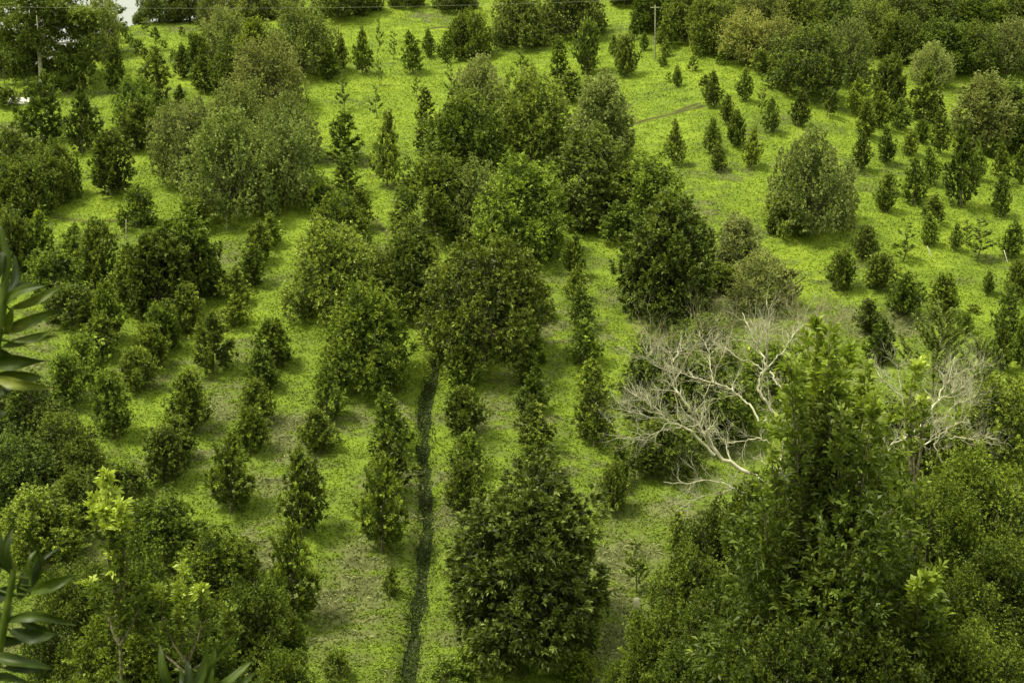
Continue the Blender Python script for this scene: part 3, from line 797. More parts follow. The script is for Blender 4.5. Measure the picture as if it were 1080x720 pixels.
# --- narrow trees between the upper cluster and the central clump
UP = [('thin', 325, 117, 7, 24, 'thin pole-like sapling in grass right of the round cluster'),
      ('cone', 382, 82, 24, 42, 'small dark cone tree below the top edge trees'),
      ('thin', 399, 55, 9, 34, 'very thin sapling, topmost of the thin line near the top'),
      ('thin', 401, 92, 11, 36, 'very thin sapling, second down the thin line near the top'),
      ('thin', 399, 127, 15, 32, 'thin sapling, lowest of the thin line near the top'),
      ('thin', 416, 64, 12, 28, 'thin spindly tree right of the thin line near the top'),
      ('cone', 436, 82, 26, 38, 'small cone tree right of the thin line near the top'),
      ('cone', 453, 62, 16, 26, 'smaller dark cone tree above and right of another small cone'),
      ('cone', 408, 200, 32, 72, 'tall dark oval tree alone in grass left of the central clump'),
      ('column', 447, 134, 15, 40, 'slim tree, upper of two in line left of the central clump'),
      ('column', 446, 165, 18, 36, 'slim tree, lower of two in line left of the central clump'),
      ('thin', 438, 105, 12, 26, 'spindly tree above the two slim trees in line'),
      ('cone', 361, 78, 16, 34, 'narrow tree right of the olive tree of the round cluster'),
      ('thin', 362, 120, 18, 44, 'loose thin tree, upper of the line right of the round cluster'),
      ('column', 364, 178, 28, 56, 'slim dark tree, middle of the line right of the round cluster'),
      ('column', 366, 212, 24, 44, 'slim dark tree, lower in the line right of the round cluster'),
      ('cone', 382, 246, 32, 40, 'small broad tree at the foot of the line right of the cluster'),
      ('cone', 472, 70, 20, 30, 'low dark tree at the left side of the yellow-topped tree'),
      ('thin', 476, 112, 16, 44, 'thin tree between yellow-topped tree and central clump'),
      ('thin', 552, 86, 17, 42, 'thin tree right below the left one of the big dark pair'),
      ('column', 588, 90, 18, 48, 'slim pale tree below the gap in the big dark pair'),
      ('column', 600, 112, 22, 34, 'slim dark tree touching the top of the central clump'),
      ('fat', 619, 83, 30, 50, 'bushy tree with pale tips right below the big dark pair'),
      ('fat', 659, 84, 28, 38, 'round-headed small tree on grass right of the big dark pair'),
      ('cone', 648, 62, 12, 20, 'little tree at the shoulder of the round-headed small tree'),
      ('cone', 669, 44, 12, 24, 'young tree left of the tall thin pole'),
      ('cone', 679, 54, 11, 17, 'little dark round tree just left of the thin pole'),
      ('cone', 700, 54, 22, 30, 'bushy young tree at the forest edge right of the pole'),
      ('cone', 702, 60, 12, 16, 'small dark tree just right of the thin pole'),
      ('cone', 699, 71, 11, 13, 'smallest dark round tree near the pole foot'),
      ('sapling', 705, 87, 6, 9, 'tiny sapling below the thin pole'),
      ('cone', 715, 92, 12, 20, 'dark upright sapling down the slope from the thin pole'),
      ('cone', 714, 178, 22, 42, 'dark upright tree alone in grass right of the central clump')]
for (k, x, y, w, h, s) in UP: place(k, x, y, w, h, s, 'tree')
e = place('green', 497, 66, 42, 50, 'leafy tree with a bright yellow-green top near the top edge', 'tree', None, (.9, .9, .9))
YT = e
# --- central clump
G3 = 'trees of the central clump'
CL = [('olive', 507, 136, 58, 66, 'pale grey-green topmost tree of the central clump', GY),
      ('cone', 563, 128, 26, 42, 'narrow dark tip rising from the top of the central clump', DK),
      ('big', 560, 180, 82, 92, 'big dark round tree in the upper middle of the central clump', DK),
      ('olive', 634, 182, 62, 96, 'fine-leaved brownish tree at the upper right of the central clump', (.85, .85, .8)),
      ('green', 495, 200, 84, 90, 'round tree at the upper left of the central clump', (.85, .85, .85)),
      ('big', 622, 246, 80, 106, 'dark tree beside the black gap in the central clump', (.85, .85, .85)),
      ('green', 462, 262, 88, 84, 'leafy tree at the left flank of the central clump', (.8, .8, .8)),
      ('green', 548, 284, 92, 102, 'broad leafy tree at the heart of the central clump', (1, 1, 1)),
      ('olive', 505, 262, 70, 80, 'pale tree leaning on the heart of the central clump', (.8, .85, .7)),
      ('green', 684, 248, 72, 72, 'broad light green tree at the right flank of the central clump', (1, 1, 1)),
      ('bush', 655, 262, 46, 40, 'low tree at the right foot of the central clump', (1, 1, 1)),
      ('big', 432, 338, 62, 98, 'dark tree with a black hollow at its foot, left in the clump', DK),
      ('big', 510, 402, 122, 134, 'great round tree at the front of the central clump over the ditch', (.85, .86, .85)),
      ('olive', 505, 330, 60, 56, 'pale crown on top behind the great front tree of the clump', (.9, .92, .8)),
      ('big', 352, 350, 100, 96, 'wide round tree standing left of the central clump', (1.05, 1.05, 1)),
      ('green', 362, 278, 58, 64, 'leafy tree behind the wide round tree left of the clump', (1, 1, 1)),
      ('olive', 388, 330, 60, 66, 'pale tree between wide round tree and central clump', (.9, .95, .75)),
      ('green', 390, 418, 88, 108, 'light green tree in front of the wide round one by the ditch', (.92, .92, .95)),
      ('big', 702, 348, 92, 136, 'tall dark round tree right of the narrow straight row', DK),
      ('bush', 566, 342, 30, 40, 'small bush tree at the right edge of the great front tree', (1, 1, 1)),
      ('bush', 556, 392, 36, 40, 'small tree at the lower right of the great front tree', (.9, .9, .9))]
for (k, x, y, w, h, s, c) in CL: place(k, x, y, w, h, s, 'tree', G3, c)
# the great dark dome at the bottom
DOME = place('big_tall', 557, 708, 150, 204, 'great dark dome-shaped tree standing alone at bottom middle', 'tree', None, (.72, .76, .72), name='round_tree', variant=1)
place('big', 512, 652, 62, 74, 'dark lobe-like smaller tree pressed to the left of the great dome', 'tree', None, DK)
place('bush', 504, 712, 40, 46, 'light green shrub at the left foot of the great dark dome', 'bush', None, LT)
place('bush', 608, 722, 36, 34, 'light green shrub at the right foot of the great dark dome', 'bush', None, LT)
place('bush', 475, 726, 40, 26, 'low weedy shrub between ditch and the great dark dome', 'bush', None, LT)
place('bush', 356, 716, 26, 30, 'small leafy shrub alone at the bottom left of the ditch', 'bush')
place('fat', 646, 546, 34, 48, 'small dark round tree under the bare white branches', 'tree', None, DK)
place('cone', 655, 520, 26, 50, 'slim tree behind the small dark one under the bare branches', 'tree')
place('fat', 556, 548, 30, 34, 'small tree peeping over the top left of the great dome', 'tree')
# --- right side: rows on the open slope
R1 = 'young trees on the upper right slope'
RT = [(753, 116, 22, 34, 'cone tree at the right end of the dark terrace cut'), (787, 109, 19, 32, 'cone tree below the pale forest-edge tree'),
      (802, 121, 14, 26, 'sparse tree right of the cone below the forest edge'), (745, 96, 10, 13, 'small sapling above the dark terrace cut'),
      (730, 76, 9, 14, 'sapling below the forest edge, right of the pole'), (760, 69, 9, 12, 'sapling close under the forest edge'),
      (800, 81, 14, 22, 'young tree with yellow tips against the forest edge'), (737, 62, 8, 11, 'tiny sapling in the shade of the forest edge'),
      (813, 144, 20, 32, 'spreading young tree in the middle of the upper right slope'), (843, 138, 24, 34, 'spreading tree with pale tips below the dark forest lobe'),
      (872, 126, 14, 24, 'small tree at the right foot of the dark forest lobe'), (769, 136, 17, 28, 'upper of two close trees right of the lone dark tree'),
      (777, 158, 22, 34, 'lower of two close trees right of the lone dark tree'), (751, 165, 22, 32, 'tree just left of a close pair on the right slope'),
      (758, 184, 20, 26, 'lower neighbour of the tree left of the close pair'), (792, 181, 22, 38, 'cone tree at the lower right of the close pair'),
      (914, 149, 24, 34, 'young tree right of the yellow tip shrub on right slope'), (908, 182, 22, 36, 'dark tree in the second rank of the right young grove'),
      (935, 176, 22, 34, 'dark tree beside the second rank tree of the right grove'), (960, 168, 20, 24, 'small low tree in the right grove above the middle'),
      (973, 154, 20, 22, 'small round tree at the upper middle of the right grove'), (992, 167, 24, 42, 'upright tree beside the big light tree on the right'),
      (982, 197, 22, 36, 'upright tree in the lower right grove'), (963, 219, 30, 44, 'dark cone tree left of the large twin tree'),
      (1013, 226, 40, 78, 'large dark twin-topped tree in the lower right grove'), (1032, 192, 18, 38, 'narrow tree behind the large twin-topped tree'),
      (1057, 196, 22, 38, 'tree upslope in the pair near the right edge'), (1055, 233, 27, 42, 'tree downslope in the pair near the right edge'),
      (1078, 197, 22, 34, 'young tree cut by the right edge above the middle'), (983, 242, 26, 28, 'low dark tree below the dark cone tree'),
      (933, 226, 24, 38, 'loose thin tree right of the grey round tree'), (945, 206, 16, 22, 'small tree uphill of the loose thin tree'),
      (913, 279, 30, 34, 'loose bushy tree at the lower right of the grey round tree'), (951, 280, 30, 42, 'tree right of the loose bushy tree, on open grass'),
      (980, 264, 22, 32, 'tree leaning beside a white stake on the right slope'), (1007, 268, 16, 26, 'small tree between the two staked trees'),
      (1030, 277, 30, 40, 'pale sparse tree left of the second staked tree'), (1067, 276, 28, 34, 'second staked tree near the right edge'),
      (1020, 262, 14, 26, 'thin dark tree uphill of the pale sparse tree'),
      (887, 311, 32, 38, 'left of the three round trees above the pale bush'), (927, 312, 38, 34, 'middle one of the three round trees, widest and darkest'),
      (950, 339, 38, 42, 'lower right of the three round trees'), (968, 318, 14, 16, 'little tree touching the three round trees'),
      (997, 336, 34, 40, 'tidy round tree on a short trunk on the open right slope'), (1042, 311, 16, 22, 'small round tree above the tidy one on the right'),
      (1072, 320, 28, 38, 'round tree close to the right edge beside the small round tree'), (1028, 330, 10, 8, 'tiny low shrub right of the tidy round tree'),
      (1017, 352, 18, 20, 'low round bush below the tidy round tree'), (919, 356, 32, 34, 'dark round tree below the three round trees'),
      (931, 388, 36, 42, 'bushy dark tree just above the dry brush on the right'), (1060, 362, 30, 52, 'tree at right edge above the leafy bank'),
      (1055, 394, 26, 48, 'narrow tree below the one at right edge above the bank'), (1078, 392, 24, 50, 'tree cut by right edge beside the leafy bank')]
for i, (x, y, w, h, s) in enumerate(RT):
    k = 'cone' if w > 14 else 'sapling'
    if 'sparse' in s or 'thin' in s or 'loose' in s: k = 'thin'
    if 'round' in s and w > 17 and 'little' not in s: k = 'fat'
    place(k, x, y, w, h, s, 'tree', R1, DK if 'dark' in s else ((1.15, 1.1, 1.1) if 'pale' in s else None))
R2 = 'trees of the grove below the forest'
for (k, x, y, w, h, s, c) in [
      ('green', 937, 122, 32, 62, 'tall leafy tree in the gap below the forest corner', (.9, .9, .9)), ('cone', 905, 126, 30, 36, 'tree with yellow tips left of the tall leafy one in the gap', None),
      ('cone', 927, 139, 26, 34, 'tree directly below the tall leafy one in the gap', None), ('cone', 973, 132, 34, 52, 'dark tree right of the tall leafy one in the gap', DK),
      ('cone', 950, 141, 26, 30, 'low tree between the tall leafy and the dark tree', None), ('cone', 987, 136, 22, 26, 'little tree at the foot of the dark tree in the grove', DK),
      ('olive', 983, 96, 42, 42, 'pale greyish tree at the forest corner over bright grass', GY), ('olive', 1033, 165, 60, 82, 'big pale round tree near the right edge of the upper slope', (1, 1, .9)),
      ('big', 1074, 164, 56, 72, 'big dark tree cut by the right edge of the upper slope', (.8, .8, .8)), ('cone', 1047, 170, 20, 22, 'little bush between the big pale and the big dark tree', None),
      ('olive', 856, 254, 86, 100, 'big grey-green round tree alone on the right slope', (.95, .98, .9)), ('dry', 893, 240, 30, 60, 'greyish twiggy tree at the right shoulder of the round grey-green one', GY),
      ('bush', 828, 252, 40, 44, 'low bush at the left foot of the big grey-green tree', (.8, .8, .8))]:
    place(k, x, y, w, h, s, 'tree', R2, c)
# --- forest along the top right, rank by rank
G4 = 'forest trees along the top right'
RK = [('front rank', [(690, 40, 46, 44), (722, 50, 50, 56), (752, 62, 54, 60), (788, 74, 62, 52, 'olive', (1.15, 1.1, 1.1)), (822, 84, 60, 56, 'olive', (1, 1, 1)), (852, 110, 78, 70, 'big', (.8, .82, .8)), (890, 96, 54, 66, 'olive', (.85, .9, .8)),
       (921, 64, 54, 54), (955, 72, 48, 46), (991, 84, 62, 52), (1026, 84, 54, 50), (1062, 86, 58, 56, 'olive', (1, 1, 1))]),
      ('second rank', [(700, 18, 44, 34), (735, 26, 50, 44), (770, 36, 56, 48, 'olive', (1, 1, 1)), (806, 46, 56, 50, 'olive', (1.05, 1, 1)), (842, 52, 56, 52), (878, 50, 54, 50), (915, 38, 54, 46, 'olive', (.8, .85, .8)), (950, 44, 52, 46), (990, 50, 54, 50), (1030, 54, 56, 52), (1068, 50, 54, 52)]),
      ('third rank', [(660, 10, 40, 30), (720, 6, 48, 36), (760, 12, 52, 40, 'olive', (1, 1, 1)), (800, 20, 54, 44), (838, 24, 54, 44, 'olive', (.9, .9, .9)), (876, 22, 54, 44), (914, 14, 54, 42), (952, 18, 54, 44), (992, 22, 54, 46), (1032, 24, 56, 46), (1072, 22, 54, 46)])]
for nm, items in RK:
    for i, it in enumerate(items):
        k = it[4] if len(it) > 4 else ('big' if i % 3 else 'green')
        c = it[5] if len(it) > 5 else (.78, .8, .74)
        place(k, it[0], it[1], it[2], it[3], '%s tree from the pole in the %s of the top right forest' % (ORD[i], nm), 'tree', G4, c)
# --- scrub behind and round the bare tree
SC = [('olive', 800, 330, 66, 56, 'olive twiggy tree on the bank behind the bare white tree', (.95, .95, 1.0), 'tree'),
      ('olive', 778, 290, 44, 60, 'pale dry twiggy bush right of the tall dark round tree', (1.35, 1.25, 1.3), 'bush'),
      ('bush', 758, 312, 40, 34, 'low green bush under the pale dry twiggy one', (1, 1, 1), 'bush'),
      ('dry', 830, 330, 50, 40, 'dry scrub at the right of the olive twiggy tree', (1.2, 1.1, 1.1), 'bush'),
      ('green', 700, 455, 90, 96, 'dark shrubby tree behind the bare branches on the left', (.75, .75, .75), 'tree'),
      ('green', 745, 400, 60, 60, 'leafy tree behind the topmost bare white branches', (.85, .85, .8), 'tree'),
      ('green', 745, 470, 90, 84, 'leafy tree behind the trunk of the bare white tree', (.8, .8, .75), 'tree'),
      ('green', 700, 508, 80, 60, 'dark low tree under the lowest bare white branches', (.7, .7, .7), 'tree'),
      ('bush', 820, 440, 70, 70, 'light shrub between the bare tree and broad-leaved tree', (1.1, 1.1, 1), 'bush'),
      ('dry', 985, 432, 90, 90, 'grey-green twiggy shrub behind the second bare tree', (.9, .95, .8), 'tree'),
      ('dry', 1030, 452, 70, 80, 'loose twiggy shrub right of the second bare tree', (1, 1.05, .8), 'tree'),
      ('green', 1050, 500, 80, 90, 'leafy tree on the right bank under the narrow edge trees', (1, 1, .9), 'tree'),
      ('green', 960, 500, 80, 70, 'leafy shrub in front of the second bare tree', (.9, .9, .8), 'tree'),
      ('cone', 716, 588, 28, 44, 'slim young tree above the pale tree guard', (1, 1, 1), 'tree'),
      ('thin', 672, 626, 30, 56, 'thin young tree rising from the pale tree guard', (1, 1, 1), 'tree')]
for (k, x, y, w, h, s, c, ct) in SC: place(k, x, y, w, h, s, ct, None, c)
# --- dark bank at the lower left
G5 = 'trees of the lower left bank'
LB = [('big', 30, 486, 84, 80, 'dark round tree right under the left edge leaves', (.8, .84, .75)), ('big', 72, 520, 76, 74, 'dark round tree below the long row beside the left edge', (.7, .75, .7)),
      ('big', 22, 550, 90, 84, 'blackish tree on the left edge above the big lower leaves', (.6, .65, .6)), ('green', 88, 560, 60, 62, 'tree just left of the tall bright shoot tip', (.8, .8, .75)),
      ('green', 40, 600, 84, 76, 'leafy tree behind the big lower left leaves', (1, 1, .9)), ('green', 176, 606, 84, 74, 'dark leafy tree between the two bright shoot trees', (.75, .78, .7)),
      ('green', 226, 650, 84, 84, 'leafy tree right of the small bright shoot', (.8, .82, .75)), ('green', 270, 694, 74, 84, 'leafy tree at the bottom right of the lower left bank', (.8, .82, .75)),
      ('green', 140, 660, 90, 80, 'leafy tree around the stem of the tall shoot tree', (.9, .92, .85)), ('green', 80, 670, 90, 80, 'leafy tree above the bottom left corner leaves', (.95, .95, .85)),
      ('green', 300, 738, 60, 50, 'shrub at the bottom edge near the cut-off dark cone tree', (.8, .82, .75)), ('green', 200, 735, 100, 84, 'shrubby tree along the bottom edge behind the thick leaves', (.85, .88, .8)),
      ('green', 120, 740, 100, 84, 'shrubby tree at the bottom left corner', (.9, .9, .8)), ('bush', 252, 610, 40, 44, 'small bush on the upper edge of the lower left bank', (.9, .9, .8)),
      ('bush', 130, 530, 44, 36, 'small bush at the foot of the short row behind the shoot', (.9, .9, .8))]
for (k, x, y, w, h, s, c) in LB:
    if k == 'green' and y > 655: place_front('bank' if x != 80 else 'fine', x, y - h, w * 1.1, 33 - (y - 655) * .05, s, 'tree', G5, c)
    else: place(k, x, y, w, h, s, 'tree', G5, c)
# --- leafy bank at the lower right (rooted on the near slope below the camera)
G6 = 'trees of the lower right bank'
RB = [('fine', 1045, 470, 150, 33, 'fine-leaved tree spreading over the right bank at the edge', (1.1, 1.1, .95)), ('fine', 985, 505, 110, 30, 'fine-leaved tree right of the broad-leaved tree', (.95, 1.0, .75)),
      ('fine', 1072, 570, 130, 27, 'fine-leaved tree at the right edge over the bottom corner', (.85, .87, .75)), ('fine', 1005, 600, 120, 26, 'dense fine-leaved tree near the bottom right corner', (.85, .87, .75)),
      ('bank', 732, 578, 84, 31, 'leafy shrub left of the broad-leaved tree over the grass', (1.0, 1.0, .95)), ('bank', 694, 640, 80, 30, 'light leafy shrub at the bottom under the tree guard', (1.1, 1.1, 1)),
      ('bank', 662, 694, 44, 31, 'low shrub at the bottom edge right of the great dark dome', (1.1, 1.1, 1)), ('bank', 765, 610, 96, 28, 'dense shrub at the bottom edge left under the broad-leaved tree', (.8, .82, .8)),
      ('bank', 806, 500, 70, 32, 'dense shrub beneath the trunk of the bare white tree', (.85, .88, .8)), ('bank', 758, 532, 66, 33, 'shrub just below the lowest pale bare limb', (.9, .9, .85)),
      ('bank', 935, 490, 80, 31, 'leafy tree at the foot of the second bare tree', (.9, .95, .8)), ('bank', 720, 690, 80, 25, 'broad leafy shrub cut by the bottom edge left of the broad-leaved tree', (.9, .92, .85)),
      ('bank', 830, 600, 110, 26, 'dark leafy tree close behind the broad-leaved tree', (.7, .75, .7)), ('bank', 930, 600, 110, 26, 'dark leafy tree at the right of the broad-leaved trunk', (.75, .78, .7)),
      ('bank', 845, 655, 110, 22, 'leafy tree crown at the bottom edge right under the broad-leaved tree', (.8, .82, .75)), ('bank', 925, 660, 100, 22.5, 'leafy crown at the bottom edge right of the middle of the bank', (.8, .82, .75)),
      ('fine', 1040, 655, 120, 23, 'fine-leaved crown at the very bottom right corner', (.9, .92, .8))]
for (k, x, y, w, d, s_, c) in RB: place_front(k, x, y, w, d, s_, 'tree', G6, tuple(q * (.74 if k == 'fine' else .9) for q in c))

# ------------------------------------------------------------------ special plants and objects
def wpos(px, py, t, dd=0.0):
    return np.array(at_depth(px, py, t + dd))
def gz_at(x, y): return float(height(np.array([x]), np.array([y]))[0])

def foliage(parent, name, P, D, n, leaf, w, spread, mat, tint, seed, jit=.12, droop=.15):
    rng = np.random.default_rng(seed); mb = MB()
    tufts(mb, P, D, n, leaf, w, spread, rng, tint, jit, droop)
    return link(name, mb.mesh(name, mat), parent)

# yellow-green top of one tree near the top edge
t_ = on_ground(497, 60)[2]
c_ = wpos(502, 19, t_)
rng = np.random.default_rng(77)
d_ = unit(rng.normal(size=(170, 3)) + [0, 0, .6])
sx_ = 11.5 * t_ / F
P_ = c_ + d_ * np.array([sx_, sx_, sx_ * .62]) * rng.uniform(.6, 1.05, (170, 1))
ynew = foliage(None, 'young_growth', P_, d_ + [0, 0, .4], 6, .17, .065, .8, M_SHOOT, .45, 78, .15)
ynew.parent = YT; bpy.context.view_layer.update(); ynew.matrix_parent_inverse = YT.matrix_world.inverted()

# --- bare trees: limbs follow traced lines, then branch on at random
def bare_tree(name, limbs, depth, label, seed, root_px, mat, twig=1.0, up=0.25):
    rng = np.random.default_rng(seed); mb = MB(); tw = MB()
    foot = wpos(*root_px, depth); fx, fy = foot[0], foot[1]; fz = gz_at(fx, fy)
    e = link(name, None); e.location = (fx, fy, fz)
    O = np.array([fx, fy, fz])
    def branch(p, d, L, r, lvl, m):
        n = 7; pts = [p]; dd = unit(d)
        for i in range(n):
            dd = unit(dd + rng.normal(0, 0.22, 3) + np.array([0, 0, 0.05 * up * 4]))
            pts.append(pts[-1] + dd * L / n)
        pts = np.array(pts)
        tube(m, pts - O, np.linspace(r, r * .35, n + 1), 5 if lvl == 0 else 4, .5)
        if lvl < 4 and L > .13:
            for k in range(int(rng.integers(3, 6) * twig) if lvl < 2 else 2):
                j = rng.integers(1, n + 1); fr = j / n
                side = unit(np.cross(dd, rng.normal(size=3)))
                nd = unit(unit(pts[j] - pts[j - 1]) * .8 + side * .75 + [0, 0, up])
                branch(pts[j], nd, L * rng.uniform(.42, .68), r * (1 - .6 * fr) * .62, lvl + 1, m)
    for (pl, r0, r1, dz0, dz1, extra) in limbs:
        pl = np.array(pl, float); n = len(pl)
        dz = np.linspace(dz0, dz1, n)
        W = np.array([wpos(a, b, depth, q) for (a, b), q in zip(pl, dz)])
        s = np.linspace(0, 1, n); ss = np.linspace(0, 1, n * 4)
        Wf = np.stack([np.interp(ss, s, W[:, j]) for j in range(3)], 1)
        Wf[1:-1] += rng.normal(0, .018, (len(Wf) - 2, 3))
        rr = np.interp(ss, [0, 1], [r0 * .48, r1 * .33]) * depth / F
        tube(mb, Wf - O, rr, 7, .5)
        for k in range(int(extra * twig * 1.6)):
            j = int(rng.uniform(.25, 1.0) * (len(Wf) - 1)); j = min(max(j, 1), len(Wf) - 1)
            t = unit(Wf[j] - Wf[j - 1]); side = unit(np.cross(t, rng.normal(size=3)))
            branch(Wf[j], unit(t * .9 + side * .8 + [0, 0, up]), rng.uniform(14, 36) * depth / F, max(rr[j] * .45, .26 * depth / F), 1, tw)
    link('trunk', mb.mesh('trunk', mat, True), e)
    link('twigs', tw.mesh('twigs', mat, True), e)
    tag(e, label, 'bare tree')
    return e
D1 = 36.0
# limbs: photo polyline, radius at start / end (photo px), depth offset start / end (m), number of side branches
bare_tree('bare_tree', [
    ([(838, 640), (832, 560), (822, 500), (826, 470), (826, 452)], 5.5, 4.2, 0, 0, 3),
    ([(826, 455), (824, 440), (815, 434), (805, 422), (800, 408), (802, 396), (808, 388)], 4.2, 3.4, 0, .2, 3),
    ([(808, 390), (805, 375), (798, 362), (791, 348), (783, 330)], 3.0, 1.2, .2, .8, 9),
    ([(808, 388), (809, 372), (808, 358), (812, 340), (809, 318)], 2.4, .9, .2, -.3, 8),
    ([(808, 393), (799, 385), (783, 380), (770, 370), (757, 362)], 1.9, .8, .2, .6, 6),
    ([(812, 392), (818, 402), (826, 412), (838, 420)], 2.4, 1.2, .2, -.6, 3),
    ([(808, 388), (818, 378), (828, 368), (838, 352), (848, 340)], 1.8, .8, .2, .9, 6),
    ([(800, 444), (793, 428), (780, 418), (768, 408), (752, 404), (738, 400), (722, 395), (705, 385)], 2.6, 1.0, 0, .8, 12),
    ([(752, 404), (750, 390), (748, 372), (742, 358)], 1.5, .8, .3, .9, 6),
    ([(856, 560), (818, 514), (784, 497), (758, 480), (746, 464), (738, 448), (728, 432), (718, 418), (710, 406), (706, 392), (702, 382)], 5.4, 1.8, -.8, -.6, 14),
    ([(710, 408), (700, 400), (698, 388), (684, 378), (676, 366)], 1.8, .7, -.6, -.9, 8),
    ([(708, 384), (714, 374), (720, 364)], 1.5, .7, -.6, -.2, 6),
    ([(754, 480), (735, 460), (722, 450), (706, 444), (692, 436), (684, 424), (672, 418), (658, 408)], 3.4, 1.1, -.8, -1.4, 12),
    ([(722, 450), (708, 452), (692, 456), (672, 461), (652, 462)], 1.9, .7, -.9, -1.2, 9),
    ([(706, 442), (690, 441), (672, 436), (660, 430), (657, 424)], 1.7, .7, -.9, -1.6, 8),
    ([(826, 480), (812, 466), (798, 462), (780, 466), (766, 467), (756, 456), (744, 450)], 1.8, .9, 0, -.4, 8),
    ([(845, 530), (820, 530), (798, 524), (782, 520), (762, 508), (742, 506), (722, 510), (700, 508)], 3.0, 1.0, -.4, -1, 12),
    ([(800, 506), (776, 516), (752, 520), (728, 528), (712, 540)], 1.8, .7, -.6, -1.0, 9),
    ([(775, 540), (764, 552), (765, 566)], 1.3, .6, -.4, -.6, 3),
    ([(820, 545), (810, 570), (800, 582)], 1.4, .7, -.4, -.6, 4),
], D1, 'large leafless tree with pale branches left of the broad-leaved tree', 11, (838, 640), M_PALEBARK, 1.25)
D2 = 38.0
bare_tree('bare_tree', [
    ([(925, 560), (932, 500), (940, 470), (958, 459), (975, 448), (990, 446)], 3.4, 2.0, 0, .4, 8),
    ([(960, 462), (972, 470), (988, 462), (1000, 452), (1012, 445), (1024, 446)], 2.2, 1.0, -.4, .4, 9),
    ([(968, 453), (978, 436), (988, 424), (1000, 416), (1012, 410), (1022, 400)], 2.6, 1.0, .2, .6, 12),
    ([(990, 422), (992, 412), (1000, 402), (1003, 392), (1007, 376)], 2.0, .8, .4, .9, 8),
    ([(1003, 398), (1014, 392), (1028, 386)], 1.3, .6, .6, .3, 5),
    ([(1000, 452), (998, 440), (1004, 428), (1014, 424), (1028, 422)], 1.8, .8, .1, -.5, 9),
    ([(952, 420), (944, 412), (932, 402), (926, 394)], 1.8, .7, .3, .1, 5),
    ([(952, 500), (955, 450), (952, 420), (948, 396), (946, 384)], 2.2, .8, .3, .6, 7),
    ([(1000, 462), (1018, 462), (1034, 464), (1048, 458)], 1.5, .6, .1, -.5, 6),
    ([(995, 490), (984, 470), (1000, 455)], 1.8, 1.1, .1, .1, 3),
], D2, 'smaller leafless tree with pale branches right of the broad-leaved tree', 23, (925, 560), M_PALEBARK, 1.3)
D3 = 47.0
bare_tree('bare_tree', [
    ([(862, 400), (856, 370), (850, 350), (848, 335)], 1.8, .9, 0, .3, 9),
    ([(850, 352), (858, 338), (866, 326)], 1.1, .5, .1, .3, 7),
    ([(858, 372), (872, 352), (886, 338), (896, 335)], 1.2, .6, .1, -.3, 8),
    ([(848, 350), (838, 335), (832, 322)], 1.0, .5, .1, .4, 7),
], D3, 'small dry leafless shrub poking up behind the top of the broad-leaved tree', 31, (862, 400), M_TWIG, 1.2)
D4 = 42.0
bare_tree('bare_tree', [
    ([(715, 440), (712, 400), (706, 370), (700, 352)], 1.6, .8, 0, .3, 9),
    ([(712, 400), (726, 376), (738, 356), (742, 340)], 1.3, .6, .1, -.3, 9),
    ([(706, 375), (690, 358), (680, 350)], 1.1, .5, .1, .4, 8),
    ([(742, 420), (760, 380), (772, 350), (776, 330)], 1.5, .7, .1, .4, 12),
], D4, 'dry grey leafless shrub behind the upper left branches of the white bare tree', 37, (715, 440), M_TWIG, 1.3)

